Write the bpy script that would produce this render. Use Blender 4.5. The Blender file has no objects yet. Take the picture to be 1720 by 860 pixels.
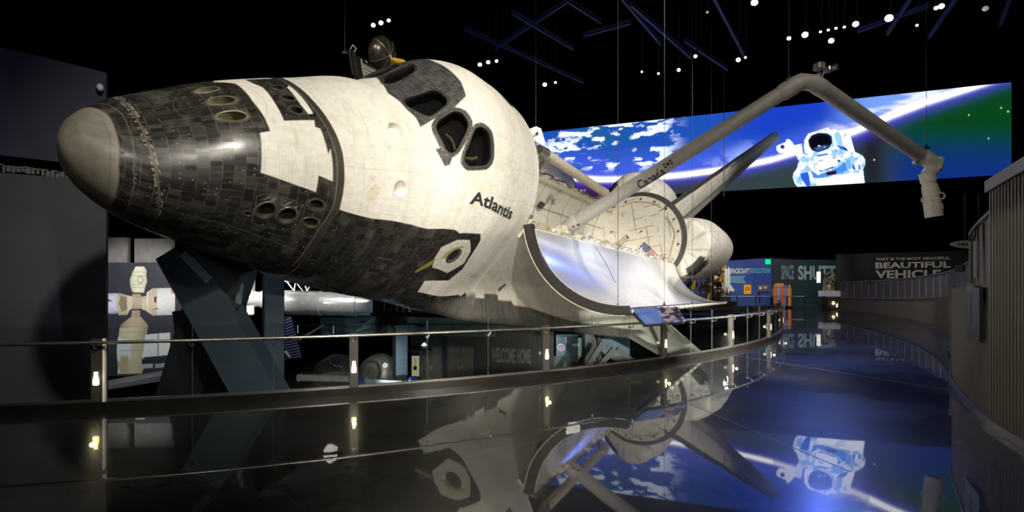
import bpy, bmesh, math, random
import numpy as np
from mathutils import Matrix, Vector
random.seed(7); RNG = np.random.RandomState(11)
SC = bpy.context.scene; COL = SC.collection
EYE = 1.93                      # eye height above the walkway, metres
FPX, CX, CY = 853.0, 860.0, 482.0

# ------------------------------------------------------------------ helpers
def at(px, py, d):              # photo pixel at a measured depth -> metres
    return np.array([(px-CX)/FPX*d, d, EYE-(py-CY)/FPX*d])
def atz(px, py, z):             # photo pixel on a horizontal plane
    return at(px, py, (EYE-z)*FPX/(py-CY))
def lin(c):
    c = np.asarray(c, float)/255.0
    return np.where(c <= .04045, c/12.92, ((c+.055)/1.055)**2.4)
MATS = {}
def mat(name, rgb, rough=.5, metal=0., var=.12, scale=6., bump=0., emit=None, es=1., coat=0., spec=.5, stretch=None, attr=None):
    """procedural principled material; rgb is linear"""
    if name in MATS: return MATS[name]
    m = bpy.data.materials.new(name); m.use_nodes = True; nt = m.node_tree; N = nt.nodes; L = nt.links
    b = N['Principled BSDF']
    b.inputs['Roughness'].default_value = rough; b.inputs['Metallic'].default_value = metal
    b.inputs['Coat Weight'].default_value = coat; b.inputs['Specular IOR Level'].default_value = spec
    tc = N.new('ShaderNodeTexCoord'); mp = N.new('ShaderNodeMapping'); L.new(tc.outputs['Object'], mp.inputs['Vector'])
    if stretch: mp.inputs['Scale'].default_value = stretch
    nz = N.new('ShaderNodeTexNoise'); nz.inputs['Scale'].default_value = scale; nz.inputs['Detail'].default_value = 5
    L.new(mp.outputs['Vector'], nz.inputs['Vector'])
    mr = N.new('ShaderNodeMapRange'); mr.inputs['From Min'].default_value = .3; mr.inputs['From Max'].default_value = .7
    mr.inputs['To Min'].default_value = 1-var; mr.inputs['To Max'].default_value = 1+var
    L.new(nz.outputs['Fac'], mr.inputs['Value'])
    mx = N.new('ShaderNodeVectorMath'); mx.operation = 'SCALE'
    if attr:
        at_ = N.new('ShaderNodeAttribute'); at_.attribute_name = attr; L.new(at_.outputs['Color'], mx.inputs[0])
    else:
        mx.inputs[0].default_value = tuple(rgb)
    L.new(mr.outputs['Result'], mx.inputs['Scale'])
    L.new(mx.outputs['Vector'], b.inputs['Base Color'])
    if attr:
        ar = N.new('ShaderNodeAttribute'); ar.attribute_name = 'rough'
        L.new(ar.outputs['Fac'], b.inputs['Roughness'])
    if bump:
        bp = N.new('ShaderNodeBump'); bp.inputs['Strength'].default_value = bump; bp.inputs['Distance'].default_value = .02
        L.new(nz.outputs['Fac'], bp.inputs['Height']); L.new(bp.outputs['Normal'], b.inputs['Normal'])
    if emit is not None:
        b.inputs['Emission Color'].default_value = (*emit, 1); b.inputs['Emission Strength'].default_value = es
    MATS[name] = m; return m
def screen_mat(name, strength=1.0):
    m = bpy.data.materials.new(name); m.use_nodes = True; nt = m.node_tree; N = nt.nodes; L = nt.links
    b = N['Principled BSDF']; b.inputs['Base Color'].default_value = (.004, .004, .004, 1); b.inputs['Roughness'].default_value = .5
    a = N.new('ShaderNodeAttribute'); a.attribute_name = 'Col'
    L.new(a.outputs['Color'], b.inputs['Emission Color']); b.inputs['Emission Strength'].default_value = strength
    MATS[name] = m; return m
def glass_mat(name, tint=(.93, .96, .95), rough=.02, ior=1.45, extra=0.):
    m = bpy.data.materials.new(name); m.use_nodes = True; nt = m.node_tree; N = nt.nodes; L = nt.links
    N.remove(N['Principled BSDF']); out = N['Material Output']
    t = N.new('ShaderNodeBsdfTransparent'); t.inputs['Color'].default_value = (*tint, 1)
    g = N.new('ShaderNodeBsdfGlossy'); g.inputs['Roughness'].default_value = rough
    f = N.new('ShaderNodeFresnel'); ge = N.new('ShaderNodeNewGeometry'); mi = N.new('ShaderNodeMapRange'); mi.inputs['To Min'].default_value = ior; mi.inputs['To Max'].default_value = 1/ior; L.new(ge.outputs['Backfacing'], mi.inputs['Value']); L.new(mi.outputs['Result'], f.inputs['IOR'])
    ad = N.new('ShaderNodeMath'); ad.operation = 'ADD'; ad.inputs[1].default_value = extra; L.new(f.outputs['Fac'], ad.inputs[0])
    mx = N.new('ShaderNodeMixShader'); L.new(ad.outputs[0], mx.inputs['Fac']); L.new(t.outputs[0], mx.inputs[1]); L.new(g.outputs[0], mx.inputs[2])
    L.new(mx.outputs[0], out.inputs['Surface']); MATS[name] = m; return m

def tag(o, label=None, cat=None, group=None, kind=None):
    if label: o['label'] = label
    if cat: o['category'] = cat
    if group: o['group'] = group
    if kind: o['kind'] = kind
    return o
def thing(name, label, cat, loc=(0, 0, 0), rotz=0, group=None):
    o = bpy.data.objects.new(name, None); COL.objects.link(o); o.location = Vector(loc); o.rotation_euler = (0, 0, rotz)
    o.empty_display_size = .2
    return tag(o, label, cat, group)
def mesh_np(name, V, F, m=None, parent=None, smooth=True, col=None, rough=None):
    """V (n,3) array, F (k,4) or (k,3) int array, or a list of faces"""
    me = bpy.data.meshes.new(name); V = np.asarray(V, np.float32)
    if isinstance(F, np.ndarray):
        k, w = F.shape
        me.vertices.add(len(V)); me.vertices.foreach_set('co', V.ravel())
        me.loops.add(k*w); me.loops.foreach_set('vertex_index', F.astype(np.int32).ravel())
        me.polygons.add(k); me.polygons.foreach_set('loop_start', np.arange(0, k*w, w, dtype=np.int32))
        me.polygons.foreach_set('loop_total', np.full(k, w, np.int32))
        me.update(calc_edges=True); me.validate()
    else:
        me.from_pydata([tuple(map(float, v)) for v in V], [], [tuple(f) for f in F]); me.update()
    me.polygons.foreach_set('use_smooth', np.full(len(me.polygons), smooth))
    if col is not None:
        a = me.color_attributes.new('Col', 'FLOAT_COLOR', 'POINT')
        a.data.foreach_set('color', np.concatenate([col, np.ones((len(col), 1))], 1).astype(np.float32).ravel())
    if rough is not None:
        a = me.attributes.new('rough', 'FLOAT', 'POINT'); a.data.foreach_set('value', np.asarray(rough, np.float32))
    if m: me.materials.append(m)
    o = bpy.data.objects.new(name, me); COL.objects.link(o)
    if parent: o.parent = parent
    return o
def gridfaces(n, m, closed=False):
    i = np.arange(n-1)[:, None]*m; j = np.arange(m if closed else m-1)[None]
    j2 = (j+1) % m
    return np.stack([i+j, i+m+j, i+m+j2, i+j2], -1).reshape(-1, 4)
class MB:
    """collects shapes into one bmesh, built as ONE mesh object"""
    def __init__(s): s.bm = bmesh.new()
    def add(s, V, F):
        vs = [s.bm.verts.new(tuple(map(float, v))) for v in V]
        for f in F:
            try: s.bm.faces.new([vs[i] for i in f])
            except ValueError: pass
        return vs
    def box(s, c, size, rz=0, bevel=0.):
        c = np.asarray(c, float); hx, hy, hz = np.asarray(size)/2.
        if bevel:
            b = min(bevel, hx*.9, hy*.9, hz*.9); prof = []
            for z, k in ((-hz, b), (-hz+b, 0), (hz-b, 0), (hz, b)):
                x, y = hx-k, hy-k; q = b*.6
                prof.append([(-x+q, -y, z), (x-q, -y, z), (x, -y+q, z), (x, y-q, z), (x-q, y, z), (-x+q, y, z), (-x, y-q, z), (-x, -y+q, z)])
            V = np.array(prof).reshape(-1, 3); F = [tuple(range(7, -1, -1)), tuple(range(24, 32))]
            for k in range(3):
                for j in range(8): F.append((k*8+j, k*8+(j+1) % 8, k*8+8+(j+1) % 8, k*8+8+j))
        else:
            V = np.array([(x, y, z) for z in (-hz, hz) for x, y in ((-hx, -hy), (hx, -hy), (hx, hy), (-hx, hy))])
            F = [(3, 2, 1, 0), (4, 5, 6, 7), (0, 1, 5, 4), (1, 2, 6, 5), (2, 3, 7, 6), (3, 0, 4, 7)]
        ca, sa = math.cos(rz), math.sin(rz)
        V = np.stack([V[:, 0]*ca-V[:, 1]*sa, V[:, 0]*sa+V[:, 1]*ca, V[:, 2]], 1)+c
        s.add(V, F); return s
    def beam(s, p, q, w, h, up=(0, 0, 1)):
        p = np.asarray(p, float); q = np.asarray(q, float); d = q-p; d /= np.linalg.norm(d)
        u = np.asarray(up, float); a = np.cross(d, u)
        if np.linalg.norm(a) < 1e-4: a = np.cross(d, (0, 1, 0))
        a /= np.linalg.norm(a); b = np.cross(a, d)
        V = [o+a*i*w/2+b*j*h/2 for o in (p, q) for i, j in ((-1, -1), (1, -1), (1, 1), (-1, 1))]
        s.add(V, [(3, 2, 1, 0), (4, 5, 6, 7), (0, 1, 5, 4), (1, 2, 6, 5), (2, 3, 7, 6), (3, 0, 4, 7)]); return s
    def tube(s, pts, r, n=12, cap=True, closed=False):
        P = np.asarray(pts, float); k = len(P); r = np.broadcast_to(np.asarray(r, float), (k,))
        T = np.gradient(P, axis=0) if k > 2 else np.repeat((P[1]-P[0])[None], 2, 0)
        if closed: T = np.roll(P, -1, 0)-np.roll(P, 1, 0)
        T /= np.linalg.norm(T, axis=1)[:, None]+1e-12
        a = np.cross(T[0], (0, 0, 1.)); 
        if np.linalg.norm(a) < 1e-3: a = np.cross(T[0], (1., 0, 0))
        V = []; ang = np.arange(n)*2*np.pi/n
        for i in range(k):
            a = a-T[i]*(a@T[i]); a /= np.linalg.norm(a); b = np.cross(T[i], a)
            V += [P[i]+r[i]*(math.cos(t)*a+math.sin(t)*b) for t in ang]
        F = []
        for i in range(k if closed else k-1):
            i2 = (i+1) % k
            for j in range(n): F.append((i*n+j, i*n+(j+1) % n, i2*n+(j+1) % n, i2*n+j))
        if cap and not closed: F += [tuple(range(n-1, -1, -1)), tuple(range((k-1)*n, k*n))]
        s.add(V, F); return s
    def lathe(s, prof, o=(0, 0, 0), axis=(0, 0, 1), n=24, capends=True):
        """prof: list of (radius, distance along axis)"""
        o = np.asarray(o, float); ax = np.asarray(axis, float); ax /= np.linalg.norm(ax)
        a = np.cross(ax, (0, 0, 1.))
        if np.linalg.norm(a) < 1e-3: a = np.array([1., 0, 0])
        a /= np.linalg.norm(a); b = np.cross(ax, a); V = []; k = len(prof)
        for r, h in prof:
            V += [o+ax*h+max(r, 1e-4)*(math.cos(t)*a+math.sin(t)*b) for t in np.arange(n)*2*np.pi/n]
        F = [(i*n+j, i*n+(j+1) % n, (i+1)*n+(j+1) % n, (i+1)*n+j) for i in range(k-1) for j in range(n)]
        if capends: F += [tuple(range(n-1, -1, -1)), tuple(range((k-1)*n, k*n))]
        s.add(V, F); return s
    def build(s, name, m=None, parent=None, smooth=False, loc=None):
        me = bpy.data.meshes.new(name); bmesh.ops.recalc_face_normals(s.bm, faces=s.bm.faces); 
        s.bm.to_mesh(me); s.bm.free()
        if loc is not None: me.transform(Matrix.Translation(-Vector(loc)))
        me.polygons.foreach_set('use_smooth', np.full(len(me.polygons), smooth))
        if smooth:
            try: me.set_sharp_from_angle(angle=math.radians(40))
            except Exception: pass
        if m: me.materials.append(m)
        o = bpy.data.objects.new(name, me); COL.objects.link(o)
        if parent: o.parent = parent
        if loc is not None: o.location = Vector(loc)
        return o
def text_verts(body, size=1., bold=0., sx=1., extrude=0., align='LEFT', shear=0., spacing=1.):
    cu = bpy.data.curves.new('lettering', 'FONT'); cu.body = body; cu.size = size; cu.offset = bold; cu.extrude = extrude
    cu.align_x = align; cu.shear = shear; cu.space_character = spacing; cu.resolution_u = 4
    o = bpy.data.objects.new('lettering', cu); COL.objects.link(o)
    dg = bpy.context.evaluated_depsgraph_get(); dg.update()
    me = bpy.data.meshes.new_from_object(o.evaluated_get(dg))
    V = np.array([v.co[:] for v in me.vertices]).reshape(-1, 3); F = [tuple(p.vertices) for p in me.polygons]
    bpy.data.objects.remove(o); bpy.data.curves.remove(cu); bpy.data.meshes.remove(me)
    V[:, 0] *= sx
    return V, F
def text_on(name, body, origin, ex, ez, height, width, m, parent, bold=.0, off=None, t=.01):
    """flat lettering: origin lower left, ex/ez unit vectors, scaled to width x height (cap height)"""
    V, F = text_verts(body, 1., bold)
    w = V[:, 0].max()-V[:, 0].min(); h = V[:, 1].max()-min(V[:, 1].min(), 0)
    ex, ez = np.asarray(ex, float), np.asarray(ez, float); nn = np.cross(ex, ez)
    X = (V[:, 0]-V[:, 0].min())*width/w; Y = V[:, 1]*height/h
    P = np.asarray(origin)+X[:, None]*ex+Y[:, None]*ez+nn*t
    P2 = P-nn*t*.8; n = len(P)
    mb = MB(); mb.add(P, F)
    return mb.build(name, m, parent)
def hsh(i, j=0, k=0.):
    v = np.sin(np.asarray(i)*127.1+np.asarray(j)*311.7+k*74.7)*43758.5453
    return v-np.floor(v)
def vnoise(x, y, k=0.):
    xi, yi = np.floor(x), np.floor(y); fx, fy = x-xi, y-yi; fx = fx*fx*(3-2*fx); fy = fy*fy*(3-2*fy)
    return (hsh(xi, yi, k)*(1-fx)+hsh(xi+1, yi, k)*fx)*(1-fy)+(hsh(xi, yi+1, k)*(1-fx)+hsh(xi+1, yi+1, k)*fx)*fy
def fbm(x, y, k=0., o=4):
    r = 0.; a = .5
    for i in range(o): r = r+a*vnoise(x*2**i, y*2**i, k+i*3.3); a *= .5
    return r/(1-.5**o)
def sdf(x, y, poly, pad=6.):
    """signed distance to a polygon, positive inside; -pad far away"""
    P = np.asarray(poly, float); out = np.full(x.shape, -pad)
    lo, hi = P.min(0)-pad, P.max(0)+pad
    k = (x > lo[0]) & (x < hi[0]) & (y > lo[1]) & (y < hi[1])
    xx, yy = x[k], y[k]
    if xx.size == 0: return out
    d = np.full(xx.shape, 1e9); ins = np.zeros(xx.shape, bool)
    for a, b in zip(P, np.roll(P, -1, 0)):
        ex, ey = b-a; wx, wy = xx-a[0], yy-a[1]; t = np.clip((wx*ex+wy*ey)/(ex*ex+ey*ey+1e-12), 0, 1)
        d = np.minimum(d, (wx-t*ex)**2+(wy-t*ey)**2)
        c = ((a[1] > yy) != (b[1] > yy)); 
        with np.errstate(divide='ignore', invalid='ignore'): xc = a[0]+(yy-a[1])*ex/(ey if ey != 0 else 1e-12)
        ins ^= c & (xx < xc)
    d = np.sqrt(d); out[k] = np.maximum(np.where(ins, d, -d), -pad); return out
def ell(cx, cy, rx, ry, rot=0., n=28):
    t = np.arange(n)*2*np.pi/n; a, b = rx*np.cos(t), ry*np.sin(t); c, s = math.cos(rot), math.sin(rot)
    return np.stack([cx+a*c-b*s, cy+a*s+b*c], 1)
def chaikin(P, it=2):
    P = np.asarray(P, float)
    for i_ in range(it):
        k = .16 if i_ == 0 else .25; Q = np.roll(P, -1, 0); P = np.stack([(1-k)*P+k*Q, k*P+(1-k)*Q], 1).reshape(-1, P.shape[1])
    return P
def sm(x, a, b): t = np.clip((x-a)/(b-a), 0, 1); return t*t*(3-2*t)
def mixc(c, new, w): return c*(1-w[..., None])+np.asarray(new)*w[..., None]

# ------------------------------------------------------------------ camera, world
cam = bpy.data.cameras.new('camera'); camo = bpy.data.objects.new('camera', cam); COL.objects.link(camo); SC.camera = camo
camo.location = (0, 0, EYE); camo.rotation_euler = (math.pi/2, 0, 0)
cam.sensor_width = 36; cam.lens = 36*FPX/1720; cam.shift_y = (CY-430)/1720; cam.clip_end = 400; cam.clip_start = .05
w = bpy.data.worlds.new('world'); SC.world = w; w.use_nodes = True
w.node_tree.nodes['Background'].inputs['Color'].default_value = (.25, .32, .6, 1)
w.node_tree.nodes['Background'].inputs['Strength'].default_value = .003
SC.view_settings.view_transform = 'Standard'; SC.view_settings.look = 'None'; SC.view_settings.exposure = 0; SC.view_settings.gamma = 1
SC.view_settings.use_curve_mapping = False
# ================================================================== the orbiter
# orbiter frame in inches: x aft, y starboard, z up; hung rolled 43 degrees to port
INCH = .0254
ORI = Matrix.Rotation(math.radians(60.5), 3, 'Z') @ Matrix.Rotation(math.radians(.9), 3, 'Y') @ Matrix.Rotation(math.radians(43.21), 3, 'X')
ROT = np.array(ORI); OT = np.array([-5.79, 7.07, 3.32+EYE])
def ol(P): return (np.asarray(P, float)-np.array([235, 0, 400]))*INCH          # orbiter inches -> local metres
def ow(P): return ol(P)@ROT.T+OT
def inv(Wp): return ((np.asarray(Wp)-OT)@ROT)/INCH+np.array([235, 0, 400])      # world metres -> orbiter inches
ship = thing('space_shuttle', 'huge black and white space shuttle orbiter hung nose-left and tilted with its bay doors open', 'spacecraft', OT)
ship.rotation_euler = ORI.to_euler()
ST = np.array([
[235, .3, 336.6, 336.2, 336.4, 2, 2],[235.05, 1.97, 337.8, 334.9, 336.4, 2, 2],[235.2, 3.95, 339.2, 333.3, 336.4, 2, 2],[235.5, 6.2, 340.9, 331.5, 336.3, 2, 2],[236, 8.8, 342.7, 329.4, 336.3, 2, 2.02],[237.6, 14.2, 346.8, 325.2, 336.3, 2, 2.03],[240, 19.7, 351.6, 319.6, 336.2, 2, 2.05],[250, 33.4, 359.3, 310.3, 335.9, 2, 2.15],
[265, 47.1, 368.5, 302.7, 337.2, 2, 2.21],[285, 55.3, 381.5, 296.8, 338.8, 2.01, 2.35],[310, 63.1, 398.0, 291.2, 340.6, 2.03, 2.51],[340, 73.4, 410.8, 285.8, 343.9, 2.1, 2.74],
[378, 86.1, 425.0, 280.0, 346.9, 2.16, 3.09],[415, 93.6, 442.4, 276.5, 348.0, 2.15, 3.33],[432, 96.1, 446.3, 275.2, 348.6, 2.12, 3.45],[448, 98.2, 454.6, 274.1, 352.1, 2.11, 3.56],
[468, 101.3, 477.6, 272.0, 360.5, 2.11, 3.81],[490, 104.8, 495.1, 269.9, 370.6, 2.11, 3.91],[515, 107.4, 500.7, 268.4, 380.0, 2.06, 4.0],[545, 105.6, 500.3, 271.4, 388.3, 1.99, 3.77],
[582, 102.0, 496.2, 274.7, 397.3, 1.96, 3.52],[640, 102, 500, 275, 398, 1.96, 3.5],[1000, 102.5, 503, 275, 400, 2, 3.5],[1320, 103, 503, 277, 400, 2, 3.2]])
def prof(x):
    X = ST[:, 0]; h = np.diff(X); i = np.clip(np.searchsorted(X, x)-1, 0, len(h)-1); t = (x-X[i])/h[i]; out = []
    for c in range(1, 7):
        y = ST[:, c]; d = np.diff(y)/h; m = np.zeros_like(y); g = d[:-1]*d[1:]
        m[1:-1] = np.where(g > 0, 2*g/(d[:-1]+d[1:]+1e-12), 0); m[0] = d[0]; m[-1] = d[-1]
        out.append((2*t**3-3*t*t+1)*y[i]+(t**3-2*t*t+t)*h[i]*m[i]+(3*t*t-2*t**3)*y[i+1]+(t**3-t*t)*h[i]*m[i+1])
    return out
NU = 721
def yle(x): return 110+(np.sqrt((x-520.)**2+900)+(x-520))/12.56
def section(x, u=None):
    """port half sections by arc length fraction u of the plain oval (0 top, 1 keel): (nx, nu, 3) and the lengths"""
    x = np.atleast_1d(np.asarray(x, float)); u = np.linspace(0, 1, NU) if u is None else np.asarray(u)
    w_, zt, zb, zm, nu_, nl = [a[:, None] for a in prof(x)]
    th = np.linspace(0, np.pi, 1601)[None]; c = np.cos(th); s = np.abs(np.sin(th)); up = c >= 0
    n = np.where(up, nu_, nl); y = -s**(2/n)*w_; z = zm+np.sign(c)*np.abs(c)**(2/n)*np.where(up, zt-zm, zm-zb)
    d = np.hypot(np.diff(y, axis=1), np.diff(z, axis=1)); L = np.concatenate([np.zeros((len(x), 1)), np.cumsum(d, 1)], 1)
    ZL = 287.; ye = w_*np.clip(1-np.clip((zm-ZL)/(zm-zb), 0, 1)**nl, 1e-6, 1)**(1/nl); bl = sm(x, 470, 575)[:, None]; yl = ye*(1-bl)+yle(x)[:, None]*bl
    y = np.where(z > ZL, y-(yl-ye)*np.exp(-((z-ZL)/24.)**2), y*yl/ye)
    out = np.empty((len(x), len(u), 3))
    for i in range(len(x)):
        si = L[i]/L[i, -1]; out[i, :, 0] = x[i]; out[i, :, 1] = np.interp(u, si, y[i]); out[i, :, 2] = np.interp(u, si, z[i])
    return out, L[:, -1]
def surfpt(x, u, h=0.):
    """point on the forward skin at station x, girth fraction u (negative = starboard), raised by h inches"""
    x = np.atleast_1d(np.asarray(x, float)); u = np.atleast_1d(np.asarray(u, float)); h = np.broadcast_to(h, x.shape); R = []
    for a, b, k in zip(x, u, h):
        sg = -1. if b < 0 else 1.; e = .004; bb = abs(b)
        S, _ = section([a-.5, a, a+.5], [max(bb-e, 0), bb, bb+e]); S = S*np.array([1, sg, 1])
        n = np.cross(S[2, 1]-S[0, 1], S[1, 2]-S[1, 0])*sg; n /= np.linalg.norm(n)+1e-12
        if n[2]*(S[1, 1, 2]-360)+n[1]*S[1, 1, 1] < 0: n = -n
        R.append(S[1, 1]+n*k)
    return np.array(R)
G = 290.0   # inches of girth per unit u, used as the metric of the painted skin
def pg(L): return np.array([(a, b*G) for a, b in L])
CAP = np.array([(-.6, 246.5), (-.3, 248.5), (-.02, 252.8), (.21, 252.6), (.357, 252), (.56, 254), (.73, 256.7), (1, 258)])
SEAM = np.array([(-.6, 264), (0, 263.5), (.2, 264.2), (.39, 267.7), (.48, 270.5), (.7, 276), (1, 280)])
RING = np.array([(-.9, 366), (-.21, 365), (-.08, 362.4), (.02, 363.2), (.1, 365), (.16, 366.7), (.22, 368), (.3, 368.2), (.383, 368), (.45, 364.5), (.52, 363.7), (1, 362)])
BLACKB = np.array([(362, .39), (369, .3833), (396.2, .3986), (433.4, .4), (476.9, .4347), (483.7, .4472), (508.2, .4431), (513.9, .4611), (520.4, .5625), (512.4, .6028), (483.2, .6111), (486.7, .6556), (550, .6696), (553, .676), (562, .668), (566, .690), (600, .69), (600, 1.05), (362, 1.05)])
WHITE1 = [(318, -.2), (314.2, -.1611), (323.5, -.1139), (322.5, .025), (324.5, .1097), (325.2, .1611), (319, .1694), (317.7, .3111), (337.5, .3333), (351.5, .3458), (352.2, .2944), (361.5, .3056), (361.2, .2069), (359, .2264), (358, .1389), (354.7, .1333), (356.2, .1069), (335.7, .1167), (335.7, .0403), (337.2, -.0667), (334.7, -.1056), (336, -.2)]
WHITE2 = [(358, -.0819), (358, -.0139), (357.7, .0792), (354.2, .0833), (352.7, .0361), (354.5, -.0653)]
PATCH = [(460.4, -.2375), (442.4, -.0972), (434.2, -.0319), (437.2, .0194), (437.4, .0514), (440.9, .0833), (440.9, .1181), (451.4, .1042), (467.4, .0958), (478.4, .075), (481.9, .0264), (483.4, -.0375), (484.2, -.0903), (488.7, -.1458), (486, -.2)]
NOTCH = [(448, .19), (455.5, .19), (459, .225), (457, .243), (453.5, .243)]
W3 = [(440.9, .0139), (446.2, -.0028), (462.4, .0123), (465.2, .0375), (465.7, .0681), (463.7, .0806), (452.4, .0917), (448.9, .0833), (439.9, .0389)]
W2 = [(452.4, .1222), (456.2, .1097), (466.2, .1042), (471.2, .1194), (473.4, .1486), (471.4, .1681), (460.9, .2167), (457.4, .2139), (454.8, .2), (451.7, .1417)]
W1 = [(478.4, .1667), (482.2, .1665), (489.9, .1861), (491.4, .2528), (486.2, .2694), (471.4, .2639), (467.2, .2472), (467.7, .2278), (475.7, .1736)]
W4 = [(455.2, -.1583), (461.4, -.1486), (472.2, -.1389), (472.4, -.1194), (466.4, -.0861), (460.9, -.0792), (446.9, -.0847), (443.2, -.0931)]
mir = lambda P: [(a, -.05-b) for a, b in P]
OH = [(543, -.045), (556, -.04), (559, .045), (546, .05)]
WINS = [chaikin(pg(p), 2) for p in (W1, W2, W3, W4, mir(W2), mir(W1), OH)]
HATCH = pg([(485.4, .4681), (499.9, .4653), (511.9, .5), (515.7, .5389), (502.7, .5778), (479.9, .5611), (474.9, .5264), (473.7, .4875)])
#           x      u      rx   ru*G  rot  depth lean kind
THR = [(303.5, -.079, 6.2, 5.6, .35, 'up'), (306, .0105, 7.2, 6.6, .3, 'up'), (306.8, .097, 7.6, 6.4, .2, 'up'),
       (347.6, -.063, 4.0, 3.9, 0, 'up'), (347.6, .0035, 4.1, 4.1, 0, 'up'), (347.6, .0667, 4.1, 4.3, 0, 'up'),
       (325, .4355, 5.0, 8.2, .15, 'side'), (338.3, .4375, 5.2, 7.8, .15, 'side'), (353.7, .385, 4.6, 4.8, 0, 'side'), (353.9, .4425, 5.0, 4.4, 0, 'side'), (315.7, .459, 1.9, 2.2, 0, 'side')]
STARS = [(414.5, .1365, 6.3, 6.8), (414.0, .309, 6.6, 6.9)]
HOLES = [np.array(w) for w in WINS]+[ell(t[0], t[1]*G, t[2], t[3], t[4]) for t in THR]+[ell(s[0], s[1]*G, s[2], s[3]) for s in STARS]+[ell(494.4, .5194*G, 5.6, 5.6)]
WHITE = np.array([.74, .715, .655]); CAPC = np.array([.155, .145, .118])

def paint_front(x, u):
    s = u*G; us = np.where(u < -.17, -u, u); ss = us*G
    # ---- white blanket and tile areas
    n1 = fbm(x*.035, s*.035, 1.); n2 = fbm(x*.18, s*.18, 5.); n3 = fbm(x*.9, s*.3, 9.)
    c = np.ones(x.shape+(3,))*WHITE
    c *= (.88+.12*n1+.10*(n2-.5)+.05*(n3-.5))[..., None]
    # quilted tiles (narrow grid) lower down, wide blankets above
    def grid(px_, ps_, wx, shift=True, k=0.):
        row = np.floor(x/px_); off = (row % 2)*.5*ps_ if shift else 0.
        fx = np.abs((x/px_) % 1-.5)*px_; jj = np.floor((ss+off)/ps_); fs = np.abs(((ss+off)/ps_) % 1-.5)*ps_
        gx = px_/2-fx; gs = ps_/2-fs
        return np.minimum(gx, gs), row, jj
    g8, r8, j8 = grid(8., 8.3, .4); g3, r3, j3 = grid(2.0, 2.1, .3, False)
    tl = np.clip(1-g8/.42, 0, 1); rnd = hsh(r8, j8, 2.)
    low = sm(ss, .16*G, .25*G)*(1-sm(ss, .46*G, .6*G)*0)
    c *= (1-.13*tl*(.35+.65*low))[..., None]*(1+.07*(rnd-.5)*low)[..., None]
    q = np.clip(1-g3/.3, 0, 1); qa = sm(vnoise(x*.03+3, ss*.03, 3.), .45, .6)*low
    c *= (1-.12*q*qa)[..., None]
    # long frame seams with fastener dots
    for xs in (392, 420, 444, 470, 497, 520, 548, 566):
        d = np.abs(x-xs-2.5*np.sin(ss*.02+xs)); c *= (1-.28*np.clip(1-d/.5, 0, 1)*(ss > .05*G))[..., None]
        dot = np.hypot(((d-2.2)), ((ss/3.6) % 1-.5)*3.6); c *= (1-.45*np.clip(1.4-dot/.45, 0, 1)*(ss > .08*G)*(hsh(np.floor(ss/3.6), xs) > .35))[..., None]
    for us_ in (.19, .255, .335, .378):
        d = np.abs(ss-us_*G-1.5*np.sin(x*.05)); c *= (1-.22*np.clip(1-d/.45, 0, 1)*(x > 372))[..., None]
    stain = sm(fbm(x*.07+9, s*.07, 21.), .60, .78); c = mixc(c, [.55, .49, .36], stain*.35)
    st2 = sm(fbm(x*.25, s*.06, 31.), .66, .80); c = mixc(c, [.32, .30, .26], st2*.22)
    R = .55+.1*n2
    # ---- black tile areas
    xring = np.interp(us, RING[:, 0], RING[:, 1]); xcap = np.interp(u, CAP[:, 0], CAP[:, 1]); xseam = np.interp(us, SEAM[:, 0], SEAM[:, 1])
    kx = x+.10*ss*(x > 372)
    ks = ss-.10*x*(x > 372)
    row = np.floor(kx/6.2); off = hsh(row, 7.)*6.2; jj = np.floor((ks+off)/6.4)
    gx = 3.1-np.abs((kx/6.2) % 1-.5)*6.2; gs = 3.2-np.abs(((ks+off)/6.4) % 1-.5)*6.4
    rnd = hsh(row, jj, 1.); rn2 = hsh(row, jj, 4.)
    tone = .015+.011*rnd**2+.022*(rn2 > .94)
    bk = np.stack([tone*1.06, tone, tone*.90], -1)*(.8+.4*n2)[..., None]
    lite = np.where(x < 372, .10, .045); e1 = hsh(row, jj, 8.) > .42; e2 = hsh(row, jj, 9.) > .35
    gl = np.maximum(np.clip(1.1-gx/.33, 0, 1)*e1, np.clip(1.1-gs/.33, 0, 1)*e2)
    bk = mixc(bk, np.array([1.05, 1, .9])*.10, gl*np.where(x < 372, .75, .42))
    dx = (kx/6.2) % 1-.5; ds = ((ks+off)/6.4) % 1-.5
    dot = np.hypot((dx-.2)*6.2, (ds-.2)*6.4); bk = mixc(bk, [.5, .48, .42], np.clip(1.5-dot/.35, 0, 1)*(hsh(row, jj, 12.) > .8)*np.where(x < 372, 1, .35))
    scuff = sm(fbm(x*.10, s*.05, 41.), .55, .75)*np.where(x < 372, .5, .25); bk = mixc(bk, [.13, .12, .10], scuff*.6)
    dirt = sm(ss, .50*G, .62*G)*(x < 330)*sm(fbm(x*.16, s*.12, 51.), .48, .62); bk = mixc(bk, [.14, .125, .105], dirt*.6)
    Rb = np.clip(.24+.18*rnd+.1*(n2-.5), .16, .9)
    def put(wt, col, rr):
        nonlocal c, R
        wt = np.clip(wt, 0, 1); c = c*(1-wt[..., None])+col*wt[..., None]; R = R*(1-wt)+rr*wt
    soft = lambda d, k=.3: np.clip(d/k*.5+.5, 0, 1)
    bb = soft(sdf(x, ss, pg(BLACKB))); front = soft(xring-x)
    wh = np.maximum(soft(sdf(x, s, pg(WHITE1))), soft(sdf(x, s, pg(WHITE2)))); whm = np.maximum(soft(sdf(x, -s, pg(WHITE1))), 0)*(u < -.17)
    put(np.maximum(bb*(1-front), front*(1-np.maximum(wh, whm))), bk, Rb)
    # reinforced leading edge emerging low on the side
    le = sm(u, .668, .69)*(1-sm(u, .86, .92))*sm(x, 500, 575); seg = np.abs((x/7.) % 1-.5)
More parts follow.
